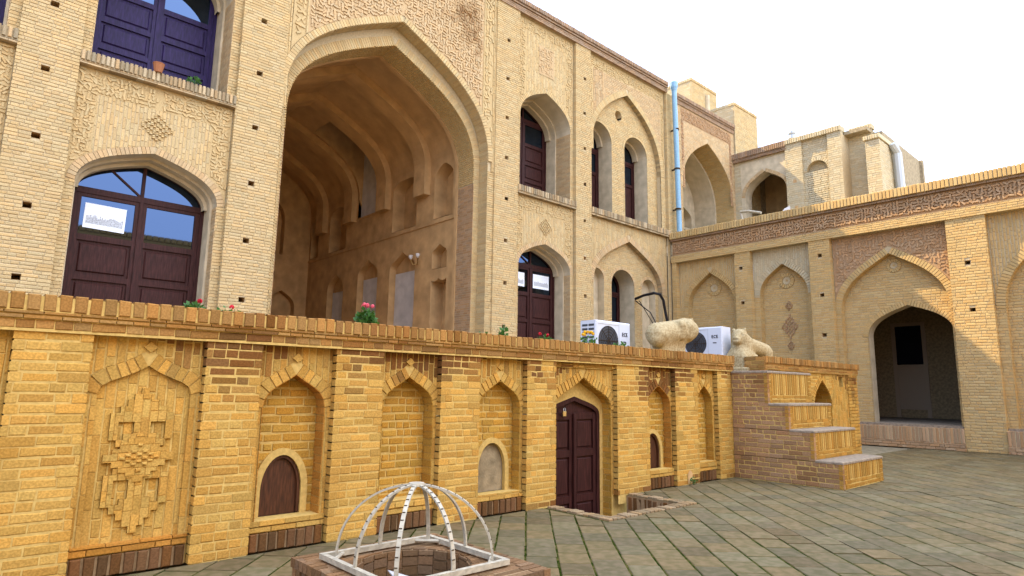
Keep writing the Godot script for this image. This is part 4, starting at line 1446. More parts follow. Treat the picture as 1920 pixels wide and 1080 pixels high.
func far_range() -> void:
	var T := thing("courtyard_range", "one-storey brick range with blind arches and a dark pointed doorway, closing the courtyard", "building", Vector3(WING_X, 0, -5.0))
	var mb := MB.new()
	var mo := MB.new()
	var dk := []
	var list := []
	for p in [[-11.56, -11.40, []], [-9.36, -8.87, [[-9.17, 4.92], [-9.15, 3.87], [-9.15, 2.8]]], [-7.16, -6.60, [[-6.87, 4.97], [-6.87, 3.88], [-6.87, 2.8]]], [-3.93, -3.15, [[-3.56, 4.32], [-3.55, 3.21]]], [-0.55, 0.2, []], [2.8, 3.6, []], [6.2, 7.0, []], [9.6, 13.0, []]]:
		var h := []
		for q in p[2]:
			h.append(Rect2(q[0] - 0.055, q[1] - 0.045, 0.11, 0.09))
		if h.is_empty():
			h.append(Rect2(p[0] + 0.05, -5.0, 0.1, 0.1))
		pier(mb, mo, dk, fw, p[0], p[1], 0.0, 5.40, 0.18, 0.2, 0.066, "range", 0.0, list, h)
	blind_bay(mb, mo, fw, -11.40, -9.36, -10.30, 0.80, 3.9, 1.06, 0.75, 0.15, 5.40, "range", 0, list)
	disc(mb, mo, fw, -10.28, 4.48, 0.24, -0.40, "range")
	blind_bay(mb, mo, fw, -8.87, -7.16, -8.0, 0.70, 4.0, 0.93, 0.75, 0.16, 5.40, "range", 0, list, null, "pale")
	disc(mb, mo, fw, -7.98, 4.45, 0.22, -0.40, "range")
	rhombus(mb, fw, -7.95, 3.72, 0.10, 0.16, 0.04, -0.41, -0.37, "range_red", 0.5)
	rhombus(mb, fw, -7.95, 3.12, 0.26, 0.36, 0.05, -0.41, -0.37, "range_red", 0.34)
	rhombus(mb, fw, -7.95, 2.58, 0.10, 0.16, 0.04, -0.41, -0.37, "range_red", 0.5)
	# the doorway bay
	var dcu := arc(-4.97, 0.95, 2.72, 0.76, 0.34, 12)
	blind_bay(mb, mo, fw, -6.60, -3.93, -5.24, 1.24, 3.3, 1.52, 0.62, 0.16, 5.40, "range", 9, list, opening(dcu, -1.0))
	disc(mb, mo, fw, -5.20, 4.52, 0.17, -0.40, "range")
	ring(mb, fw, dcu, 0.13, 0.066, -0.44, -0.385, "range", 0.012)
	blind_bay(mb, mo, fw, -3.15, -0.55, -1.85, 1.12, 3.2, 1.6, 0.62, 0.17, 5.40, "range", 0, list)
	blind_bay(mb, mo, fw, 0.2, 2.8, 1.5, 1.12, 3.2, 1.6, 0.62, 0.17, 5.40, "range", 0, null)
	blind_bay(mb, mo, fw, 3.6, 6.2, 4.9, 1.12, 3.2, 1.6, 0.62, 0.17, 5.40, "range", 0, null)
	blind_bay(mb, mo, fw, 7.0, 9.6, 8.3, 1.12, 3.2, 1.6, 0.62, 0.17, 5.40, "range", 0, null)
	# plinths
	for b in [[-6.60, -3.93], [-3.15, -0.55], [0.2, 2.8]]:
		rowlock(mb, fw, b[0] - 0.0, b[1], 0.17, 0.50, -0.20, 0.05, 0.07, "range_red", null, 0.014)
		lay(mb, fw, [rect(b[0], 0.0, b[1], 0.165)], 0.2, 0.066, 0.01, -0.14, 0.06, "range_red", false, [], list)
		box(mo, fw, b[0] + 0.004, 0.0, -0.3, b[1] - 0.004, 0.49, 0.03, W)
	# bands, frieze, cornice
	var y := 5.40
	lay(mb, fw, [rect(-11.56, y, 13.0, 5.62)], 0.2, 0.055, 0.010, -0.06, 0.03, "range", false, [], list)
	box(mo, fw, -11.56, y, -0.3, 13.0, 5.63, 0.018, W)
	panel(mo, fw, [rect(-11.56, 5.63, 13.0, 6.15)], -0.3, -0.03, W)
	strapwork(mb, fw, [rect(-11.54, 5.64, 13.0, 6.11)], 0.115, -0.05, 0.012, "range_red", 12)
	lay(mb, fw, [rect(-11.56, 6.11, 13.0, 6.165)], 0.2, 0.055, 0.010, -0.06, 0.07, "cornice", false, [], list)
	rowlock(mb, fw, -11.56, 13.0, 6.17, 6.39, -0.2, 0.13, 0.085, "range", null, 0.02)
	box(mo, fw, -11.56, 6.115, -0.4, 13.0, 6.37, 0.045, W)
	box(mo, fw, -11.56, 6.17, -0.4, 13.0, 6.37, 0.09, W)
	settle(list, mb, T, M.brick)
	stuff(obj("brickwork", mb, M.brick, T))
	obj("mortar_bed", mo, M.mortar, T)
	for h in dk:
		obj("scaffold_hole", h, M.hall_plaster, T)
	# porch behind the doorway
	var pl := MB.new()
	strip(pl, fw, jambs(dcu, 0.55), -0.76, -0.385, W)
	obj("door_reveal", pl, M.cream_plaster, T)
	var rm := MB.new()
	cube(rm, Vector3(22.6, 0.0, -9.0), Vector3(22.8, 4.2, -2.6), W)
	cube(rm, Vector3(18.3, 0.0, -9.15), Vector3(22.6, 4.2, -9.0), W)
	cube(rm, Vector3(18.3, 0.0, -2.6), Vector3(22.6, 4.2, -2.45), W)
	cube(rm, Vector3(18.27, 4.1, -9.1), Vector3(22.8, 4.25, -2.5), W)
	panel(rm, fw, minus([rect(-9.1, 0.5, -2.5, 4.2)], opening(dcu, 0.0)), -0.80, -0.76, W)
	obj("porch_wall", rm, M.porch_brick, T)
	var fl := MB.new()
	cube(fl, Vector3(17.62, 0.3, -9.0), Vector3(22.6, 0.55, -2.6), W)
	obj("porch_floor", fl, M.tread, T)
	var frr := Fr.new(Vector3(22.6, 0, 0), Vector3.BACK, Vector3.LEFT)
	var dr := MB.new()
	for r in [[-6.80, -6.69, 0.55, 3.50], [-5.96, -5.85, 0.55, 3.50]]:
		box(dr, frr, r[0], r[2], 0, r[1], r[3], 0.05, W)
	box(dr, frr, -6.69, 3.39, 0, -5.96, 3.50, 0.05, W)
	box(dr, frr, -6.69, 0.80, 0, -5.96, 2.10, 0.03, W)
	box(dr, frr, -6.69, 2.08, 0, -5.96, 2.18, 0.04, W)
	var dp := obj("inner_door", dr, M.dull_door, T)
	dp.set_meta("label", "pale door with a dark upper pane at the back of the porch")
	var gp := MB.new()
	box(gp, frr, -6.69, 2.18, 0, -5.96, 3.39, 0.02, W)
	obj("window_pane", gp, M.dark_glass, dp)
	# roof and body
	var bo := MB.new()
	cube(bo, Vector3(WING_X + 0.3, 6.20, FACADE_Z), Vector3(27.0, 6.34, 13.0), W)
	obj("roof", bo, M.roof_clay, T)
	bo = MB.new()
	cube(bo, Vector3(26.8, 0.0, -24.0), Vector3(27.0, 6.2, 13.0), W)
	cube(bo, Vector3(17.7, 0.0, 12.8), Vector3(27.0, 6.2, 13.0), W)
	obj("rear_wall", bo, M.roof_clay, T)

func upper_storey() -> void:
	var T := thing("upper_storey", "set-back upper storey with a dark archway and sunlit piers, above the range roof", "building", Vector3(UPPER_X, 6.3, -9.0))
	var fr := Fr.new(Vector3(UPPER_X, 0, 0), Vector3.BACK, Vector3.LEFT)
	var mb := MB.new()
	var mo := MB.new()
	var pl := MB.new()
	var dk := MB.new()
	var L := 0.22
	var H := 0.075
	var ar := arc(-10.37, 0.80, 8.5, 0.86, 0.55, 10)
	# plain panel with the archway
	panel(mo, fr, minus([rect(-11.56, 6.3, -9.54, 9.95)], opening(ar, 6.2)), -0.12, -0.013, W)
	panel(pl, fr, minus([rect(-11.3, 6.3, -9.54, 9.85)], opening(ar, 6.2)), -0.10, 0.006, W)
	lay(mb, fr, [rect(-11.56, 6.3, -11.3, 9.95)], L, H, 0.012, -0.05, 0.0, "pale")
	ring(mb, fr, ar, 0.12, 0.07, -0.03, 0.022, "facade_pink")
	strip(pl, fr, jambs(ar, 6.3), -0.5, 0.006, W)
	# piers and the blind arch between them
	for p in [[-9.54, -8.95], [-8.07, -7.62]]:
		var hs := [Rect2(-9.30, 8.62, 0.12, 0.11), Rect2(-9.29, 7.66, 0.12, 0.11)]
		lay(mb, fr, [rect(p[0], 6.3, p[1], 10.10)], L, H, 0.014, -0.12, 0.10, "pale", false, hs)
		panel(mo, fr, [rect(p[0] + 0.006, 6.3, p[1] - 0.006, 10.1)], -0.14, 0.09, W)
	for hh in [Rect2(-9.30, 8.62, 0.12, 0.11), Rect2(-9.29, 7.66, 0.12, 0.11)]:
		dk = MB.new()
		prism(dk, fr, rect(hh.position.x, hh.position.y, hh.end.x, hh.end.y), 0.085, 0.092, W, false)
		obj("scaffold_hole", dk, M.hall_plaster, T)
	var na := round_arc(-8.50, 0.36, 8.92, 0.36)
	panel(mo, fr, minus([rect(-8.95, 6.3, -8.07, 10.1)], opening(na, 6.2)), -0.2, -0.013, W)
	lay(mb, fr, minus([rect(-8.95, 6.3, -8.07, 10.1)], opening(offset_arc(na, 0.12), 8.9)), L, H, 0.014, -0.03, 0.0, "pale")
	ring(mb, fr, na, 0.12, 0.075, -0.04, 0.01, "pale", 0.012)
	panel(mo, fr, [opening(na, 6.3)], -0.25, -0.209, W)
	lay(mb, fr, [opening(na, 6.3)], L, H, 0.012, -0.23, -0.2, "pale")
	strip(mo, fr, jambs(na, 6.3), -0.2, 0, W)
	# deep recess and the lower end block
	panel(mo, fr, [rect(-7.62, 6.3, -6.88, 10.2)], -0.8, -0.609, W)
	lay(mb, fr, [rect(-7.62, 6.3, -6.88, 10.2)], L, H, 0.012, -0.63, -0.6, "pale")
	cube(mo, Vector3(UPPER_X - 0.09, 6.3, -7.63), Vector3(UPPER_X + 0.8, 10.0, -7.62), W)
	cube(mo, Vector3(UPPER_X - 0.12, 6.3, -6.88), Vector3(23.3, 9.45, -6.47), W)
	lay(mb, Fr.new(Vector3(UPPER_X - 0.10, 0, 0), Vector3.BACK, Vector3.LEFT), [rect(-6.88, 6.3, -6.46, 9.5)], L, H, 0.012, -0.03, 0.03, "pale")
	lay(mb, Fr.new(Vector3(0, 0, -6.46), Vector3.RIGHT, Vector3.BACK), [rect(UPPER_X - 0.1, 6.3, 23.3, 9.45)], L, H, 0.012, -0.03, 0.0, "pale")
	rowlock(mb, Fr.new(Vector3(UPPER_X, 0, 0), Vector3.BACK, Vector3.LEFT), -6.92, -6.42, 9.48, 9.62, -1.4, 0.2, 0.07, "pale")
	# copings
	rowlock(mb, fr, -11.56, -9.50, 10.06, 10.28, -0.2, 0.16, 0.075, "cornice")
	lay(mb, fr, [rect(-11.56, 9.93, -9.5, 10.06)], L, 0.06, 0.01, -0.2, 0.11, "cornice")
	rowlock(mb, fr, -9.56, -7.60, 10.10, 10.28, -0.25, 0.16, 0.08, "pale", null, 0.016)
	rowlock(mb, fr, -7.60, -6.86, 10.16, 10.33, -0.9, -0.56, 0.08, "pale", null, 0.016)
	# room behind the archway, roof, other walls
	var bo := MB.new()
	cube(bo, Vector3(UPPER_X + 0.2, 10.0, FACADE_Z), Vector3(26.8, 10.12, -6.9), W)
	cube(bo, Vector3(26.6, 6.3, FACADE_Z), Vector3(26.8, 10.0, -6.5), W)
	cube(bo, Vector3(22.6, 6.3, -6.9), Vector3(26.8, 10.0, -6.6), W)
	cube(bo, Vector3(22.1, 6.3, FACADE_Z - 0.2), Vector3(26.8, 10.3, FACADE_Z), W)
	obj("body_wall", bo, M.roof_clay, T)
	var rm := MB.new()
	cube(rm, Vector3(24.4, 6.3, FACADE_Z), Vector3(24.6, 10.0, -8.9), W)
	cube(rm, Vector3(22.2, 6.3, -9.1), Vector3(24.4, 10.0, -8.95), W)
	cube(rm, Vector3(22.2, 6.34, FACADE_Z), Vector3(24.4, 6.37, -9.0), W)
	obj("room_wall", rm, M.hall_plaster, T)
	stuff(obj("brickwork", mb, M.brick, T))
	obj("mortar_bed", mo, M.mortar, T)
	obj("plaster_panel", pl, M.cream_plaster, T)

func tower(label: String, x0: float, x1: float, z0: float, z1: float, y0: float, y1: float, slit: bool) -> void:
	var T := thing("roof_tower", label, "tower", Vector3((x0 + x1) / 2, y0, (z0 + z1) / 2), "brick towers on the roof")
	var mb := MB.new()
	var mo := MB.new()
	cube(mo, Vector3(x0 + 0.01, y0, z1), Vector3(x1 - 0.01, y1 - 0.04, z0 - 0.01), W)
	var f := Fr.new(Vector3(0, 0, z0), Vector3.RIGHT, Vector3.BACK)
	var s := Fr.new(Vector3(x0, 0, 0), Vector3.BACK, Vector3.LEFT)
	var front := [rect(x0, y0, x1, y1 - 0.12)]
	if slit:
		front = minus(front, rect(x0 + 1.05, y0, x0 + 1.35, y1 - 0.35))
		var sl := MB.new()
		tube(sl, [f.p(x0 + 1.2, y0, 0.02), f.p(x0 + 1.2, y1 - 0.4, 0.02)], 0.10, W, 8)
		obj("flue_pipe", sl, M.cream_plaster, T)
	lay(mb, f, front, 0.22, 0.075, 0.012, -0.03, 0.0, "facade")
	lay(mb, s, [rect(z1, y0, z0, y1 - 0.12)], 0.22, 0.075, 0.012, -0.03, 0.0, "pale")
	rowlock(mb, f, x0 - 0.02, x1, y1 - 0.12, y1, -0.2, 0.03, 0.075, "facade")
	rowlock(mb, s, z1, z0 + 0.02, y1 - 0.12, y1, -0.2, 0.03, 0.085, "pale", null, 0.018)
	obj("core", mo, M.mortar, T)
	stuff(obj("brickwork", mb, M.brick, T))

func opposite_range() -> void:      # the sunlit side of the court behind the viewer, mirrored in the door panes
	var T := thing("opposite_range", "sunlit brick range across the courtyard, seen in the door panes", "building", Vector3(4, 0, 13))
	var fr := Fr.new(Vector3(0, 0, 13.0), Vector3.RIGHT, Vector3.FORWARD)
	var mo := MB.new()
	var reg := [rect(-24, 0, 27, 8.6)]
	var cs := []
	for i in 9:
		var c := arc(-20.0 + 5.0 * i, 1.7, 3.6, 1.6, 0.5, 8)
		cs.append(c)
		reg = minus(reg, opening(c, -1.0))
	panel(mo, fr, reg, -0.4, 0, Color(0.50, 0.36, 0.17))
	for c in cs:
		prism(mo, fr, opening(c, 0), -0.5, -0.4, Color(0.50, 0.36, 0.17), false)
	box(mo, fr, -24, 8.6, -0.4, 27, 8.8, 0.08, Color(0.42, 0.27, 0.12))
	obj("wall", mo, M.brick, T)
	var ro := MB.new()
	for i in 170:
		var x := -24.0 + 0.3 * i
		box(ro, fr, x, 8.8, -0.3, x + 0.25, 9.05, 0.12, Color(0.45, 0.29, 0.12))
	stuff(obj("coping", ro, M.brick, T))
	var bo := MB.new()
	cube(bo, Vector3(-24, 0, 13.5), Vector3(27, 8.6, 20), W)
	obj("body_wall", bo, M.roof_clay, T)


# ---------------------------------------------------------------- ground, well
func ground() -> void:
	var fg := Fr.new(Vector3.ZERO, Vector3.RIGHT, Vector3.UP, Vector3.FORWARD)      # (x, -z)
	var pit := rect(5.15, 4.22, 6.40, 5.40)
	var hole := PackedVector2Array()
	for i in 28:
		hole.append(Vector2(2.385 + 0.37 * cos(TAU * i / 28), 3.53 + 0.37 * sin(TAU * i / 28)))
	var g := MB.new()
	var court := rect(0.0, -1.5, 17.5, 4.95)
	panel(g, fg, minus(minus([rect(-150, -150, 150, 150)], pit), hole), -0.06, -0.022, W)
	structure("ground", g, M.plain_ground)
	g = MB.new()
	panel(g, fg, minus(minus([court], pit), hole), -0.02, -0.009, W)
	var bed := structure("pavement", g, M.earth)
	# square pavers laid across the court at an angle
	var a := deg_to_rad(43.6)
	var e1 := Vector3(sin(a), 0, -cos(a))
	var e2 := Vector3(cos(a), 0, sin(a))
	var fp := Fr.new(Vector3.ZERO, e2, Vector3.UP, e1)
	var list := []
	var mb := MB.new()
	var reg := minus(minus(minus([court], rect(4.95, 4.06, 6.60, 5.40)), rect(1.84, 2.89, 2.99, 4.16)), rect(9.0, 3.41, 10.5, 5.0))
	var turned := []
	for p: PackedVector2Array in reg:
		var q := PackedVector2Array()
		for v in p:
			var w := Vector3(v.x, 0, -v.y)
			q.append(Vector2(w.dot(e2), w.dot(e1)))
		turned.append(q)
	lay(mb, fp, turned, 0.29, 0.245, 0.014, -0.02, 0.0, "paver", true, [], list, 0.6)
	settle(list, mb, bed, M.paver, "paving_tile", 300)
	stuff(obj("far_paving", mb, M.paver, bed))
	# basement door pit and its kerb
	var pw := MB.new()
	cube(pw, Vector3(5.05, -0.75, -5.4), Vector3(5.15, -0.01, -4.22), W)
	cube(pw, Vector3(6.40, -0.75, -4.95), Vector3(6.50, -0.01, -4.22), W)
	cube(pw, Vector3(5.05, -0.75, -4.22), Vector3(6.50, -0.01, -4.12), W)
	cube(pw, Vector3(5.0, -0.8, -5.5), Vector3(6.5, -0.6, -4.1), W)
	var T := thing("door_pit_kerb", "low brick kerb round the sunken pit in front of the basement door", "kerb", Vector3(5.8, 0, -4.5))
	obj("pit_wall", pw, M.mortar_brown, T)
	var kb := MB.new()
	var kl := []
	var ky := Fr.new(Vector3(0, 0.018, 0), Vector3.RIGHT, Vector3.UP, Vector3.FORWARD)
	rowlock(kb, ky, 5.0, 6.56, 4.08, 4.21, -0.06, 0.0, 0.068, "kerb", kl, 0.012)
	var kz := Fr.new(Vector3(0, 0.018, 0), Vector3.BACK, Vector3.UP, Vector3.RIGHT)
	rowlock(kb, kz, -4.93, -4.22, 6.41, 6.54, -0.06, 0.0, 0.068, "kerb", kl, 0.012)
	rowlock(kb, kz, -4.93, -4.22, 5.01, 5.14, -0.06, 0.0, 0.068, "kerb", kl, 0.012)
	var kf := Fr.new(Vector3(6.40, 0, 0), Vector3.BACK, Vector3.LEFT)
	rowlock(kb, kf, -4.93, -4.22, -0.17, -0.02, -0.02, 0.012, 0.068, "plinth", kl, 0.02)
	settle(kl, kb, T, M.brick, "kerb_brick", 100)

func well() -> void:
	var T := thing("well_curb", "square brick curb round the open well mouth, under the white cage", "well", Vector3(2.4, 0, -3.53))
	var hole := PackedVector2Array()
	for i in 28:
		hole.append(Vector2(2.385 + 0.37 * cos(TAU * i / 28), 3.53 + 0.37 * sin(TAU * i / 28)))
	var fy := Fr.new(Vector3(0, 0.15, 0), Vector3.RIGHT, Vector3.UP, Vector3.FORWARD)
	var mb := MB.new()
	var mo := MB.new()
	var list := []
	lay(mb, fy, minus([rect(1.85, 2.90, 2.98, 4.15)], hole), 0.21, 0.062, 0.011, -0.06, 0.0, "well", false, [], list)
	panel(mo, fy, minus([rect(1.86, 2.91, 2.97, 4.14)], hole), -0.16, -0.008, W)
	for s in [[Fr.new(Vector3(1.85, 0, 0), Vector3.BACK, Vector3.LEFT), -4.15, -2.90], [Fr.new(Vector3(2.98, 0, 0), Vector3.FORWARD, Vector3.RIGHT), 2.90, 4.15], [Fr.new(Vector3(0, 0, -2.90), Vector3.RIGHT, Vector3.BACK), 1.85, 2.98], [Fr.new(Vector3(0, 0, -4.15), Vector3.LEFT, Vector3.FORWARD), -2.98, -1.85]]:
		rowlock(mb, s[0], s[1] + 0.01, s[2] - 0.01, 0.0, 0.145, -0.05, 0.0, 0.062, "well", list, 0.012)
	var curve := PackedVector2Array()
	for i in 29:
		curve.append(Vector2(2.385 + 0.37 * cos(TAU * i / 28), 3.53 - 0.37 * sin(TAU * i / 28)))
	strip(mo, fy, curve, -1.6, -0.008, W)
	reveal(mb, fy, curve, -1.3, -0.01, 0.11, 0.062, "well", 0.010, 0.012)
	settle(list, mb, T, M.brick, "brick", 250)
	stuff(obj("brickwork", mb, M.brick, T))
	obj("well_shaft", mo, M.mortar_brown, T)
	var wb := MB.new()
	cube(wb, Vector3(1.95, -1.62, -4.0), Vector3(2.8, -1.58, -3.1), W)
	obj("well_floor", wb, M.hall_plaster, T)
	# boards dropped into the mouth
	T = thing("loose_board", "pale blue board lying inside the well mouth", "board", Vector3(2.22, 0.0, -3.40))
	var bd := MB.new()
	var f := Fr.new(Vector3(2.22, -0.02, -3.36), Vector3(1, 0.06, 0.05).normalized(), Vector3(-0.1, 0.97, 0.2).normalized(), Vector3(0.05, 0.2, -0.97).normalized())
	bevel_box(bd, f, -0.19, -0.12, -0.02, 0.13, 0.15, 0.0, 0.004, W)
	obj("board", bd, M.board_blue, T)
	T = thing("loose_board", "grey board tilted on edge inside the well mouth", "board", Vector3(2.46, -0.02, -3.52))
	bd = MB.new()
	f = Fr.new(Vector3(2.44, -0.03, -3.50), Vector3(0.8, -0.3, 0.4).normalized(), Vector3(-0.35, 0.7, 0.6).normalized(), Vector3(-0.3, 0.6, -0.7).normalized())
	bevel_box(bd, f, -0.14, -0.16, -0.015, 0.12, 0.14, 0.0, 0.004, W)
	obj("board", bd, M.white_plaster, T)
	# the cage
	T = thing("well_cage", "white metal dome cage over the well, its ribs tied with black wire", "cage", Vector3(2.385, 0.155, -3.53))
	var fr := MB.new()
	var y := 0.175
	var x0 := 1.955; var x1 := 2.815; var z0 := -3.965; var z1 := -3.095
	cube(fr, Vector3(x0, y - 0.016, z0), Vector3(x1, y + 0.016, z0 + 0.034), W)
	cube(fr, Vector3(x0, y - 0.016, z1 - 0.034), Vector3(x1, y + 0.016, z1), W)
	cube(fr, Vector3(x0, y - 0.016, z0 + 0.034), Vector3(x0 + 0.034, y + 0.016, z1 - 0.034), W)
	cube(fr, Vector3(x1 - 0.034, y - 0.016, z0 + 0.034), Vector3(x1, y + 0.016, z1 - 0.034), W)
	obj("base_frame", fr, M.white_metal, T)
	for s in [[x0, z0, 1, 1], [x1, z0, -1, 1], [x0, z1, 1, -1], [x1, z1, -1, -1]]:
		var br := MB.new()
		tube(br, [Vector3(s[0] + s[2] * 0.15, y, s[1] + s[3] * 0.03), Vector3(s[0] + s[2] * 0.03, y, s[1] + s[3] * 0.15)], 0.012, W, 6)
		obj("corner_brace", br, M.white_metal, T)
	var c := Vector3(2.385, y, -3.53)
	for i in 8:
		var a := TAU * i / 8
		var rb := MB.new()
		var tie := MB.new()
		var pts := []
		for k in 15:
			var t := PI / 2 * k / 14
			var rad := 0.415 if i % 2 == 0 else 0.50
			pts.append(c + Vector3(cos(a) * rad * cos(t), 0.455 * pow(sin(t), 0.93), sin(a) * rad * cos(t)))
		var side := Vector3(-sin(a), 0, cos(a))
		for k in 14:
			var p: Vector3 = pts[k]
			var q: Vector3 = pts[k + 1]
			var d := (q - p).normalized()
			var n := side.cross(d).normalized()
			if n.dot(p - c) < 0.0: n = -n
			var h := 0.0125
			var g := 0.006
			var A := [p - side * h - n * g, p + side * h - n * g, p + side * h + n * g, p - side * h + n * g]
			var B := [q - side * h - n * g, q + side * h - n * g, q + side * h + n * g, q - side * h + n * g]
			var nn := [-n, side, n, -side]
			for j in 4:
				rb.quad(A[j], A[(j + 1) % 4], B[(j + 1) % 4], B[j], nn[j], W)
			if k > 0:
				var m := p.lerp(q, 0.3)
				var f2 := Fr.new(m, side, n, d)
				box(tie, f2, -h * 0.55, -0.003, 0.0, h * 0.9, 0.003, g + 0.003, W)
		var r := obj("rib", rb, M.white_metal, T)
		stuff(obj("wire_tie", tie, M.rust, r))
	var cp := MB.new()
	lathe(cp, c + Vector3(0, 0.448, 0), [Vector2(0.0, 0.022), Vector2(0.05, 0.018), Vector2(0.055, 0.0), Vector2(0.0, -0.008)], W, 12)
	obj("crown_plate", cp, M.white_metal, T)


# ---------------------------------------------------------------- small things
func air_conditioner(at: Vector3, turn: float, label: String) -> void:
	var T := thing("air_conditioner", label, "air conditioner", at, "outdoor air conditioner units on the terrace")
	T.rotation.y = turn
	bases.erase(T)
	var f := Fr.new(Vector3.ZERO, Vector3.RIGHT, Vector3.BACK)
	var w := 0.39
	var h := 0.56
	var b := MB.new()
	bevel_box(b, f, -w, 0.07, -0.29, w, 0.07 + h, 0.0, 0.018, W)
	box(b, f, -w + 0.01, 0.07, -0.30, w - 0.01, 0.07 + h - 0.01, -0.285, W)
	obj("casing", b, M.ac_white, T)
	for s in [-0.28, 0.28]:
		var ft2 := MB.new()
		box(ft2, f, s - 0.03, 0.0, -0.30, s + 0.03, 0.07, 0.02, W)
		obj("foot", ft2, M.ac_dark, T)
	# fan grille
	var c := Vector2(-0.13, 0.345)
	var g := MB.new()
	var disc_ := PackedVector2Array()
	for i in 28:
		disc_.append(c + Vector2(cos(TAU * i / 28), sin(TAU * i / 28)) * 0.215)
	prism(g, f, disc_, 0.0, 0.006, W)
	var gr := obj("fan_opening", g, M.ac_dark, T)
	g = MB.new()
	for r in [0.05, 0.09, 0.13, 0.17, 0.21]:
		var pts := []
		for i in 29:
			pts.append(Vector3(c.x + r * cos(TAU * i / 28), c.y + r * sin(TAU * i / 28), 0.014))
		tube(g, pts, 0.0035, W, 4)
	for i in 8:
		var a := TAU * i / 8
		tube(g, [Vector3(c.x, c.y, 0.016), Vector3(c.x + 0.215 * cos(a), c.y + 0.215 * sin(a), 0.012)], 0.004, W, 4)
	obj("fan_grille", g, M.rust, gr)
	g = MB.new()
	box(g, f, -w + 0.03, 0.58, 0.0, 0.11, 0.586, 0.004, W)
	box(g, f, 0.115, 0.09, 0.0, 0.121, 0.61, 0.003, W)
	obj("seam", g, M.galvanised, T)
	# side louvres
	g = MB.new()
	for i in 8:
		for j in 2:
			var fs := Fr.new(Vector3(-w, 0, 0), Vector3.BACK, Vector3.LEFT)
			box(g, fs, -0.26 + j * 0.12, 0.14 + i * 0.058, 0.0, -0.16 + j * 0.12, 0.17 + i * 0.058, 0.004, W)
	obj("side_louvre", g, M.ac_dark, T)
	# maker's mark
	var tm := TextMesh.new()
	tm.text = "ECE"
	var sf := SystemFont.new()
	sf.font_names = PackedStringArray(["Droid Sans"])
	sf.font_weight = 700
	tm.font = sf
	tm.font_size = 36
	tm.pixel_size = 0.0021
	tm.depth = 0.004
	var o := MeshInstance3D.new()
	o.name = "maker_mark"
	o.mesh = tm
	o.material_override = M.print_ink
	T.add_child(o)
	o.position = Vector3(0.25, 0.455, 0.003)
	g = MB.new()
	box(g, f, 0.21, 0.34, 0.0, 0.28, 0.355, 0.003, W)
	obj("rating_label", g, M.print_ink, T)

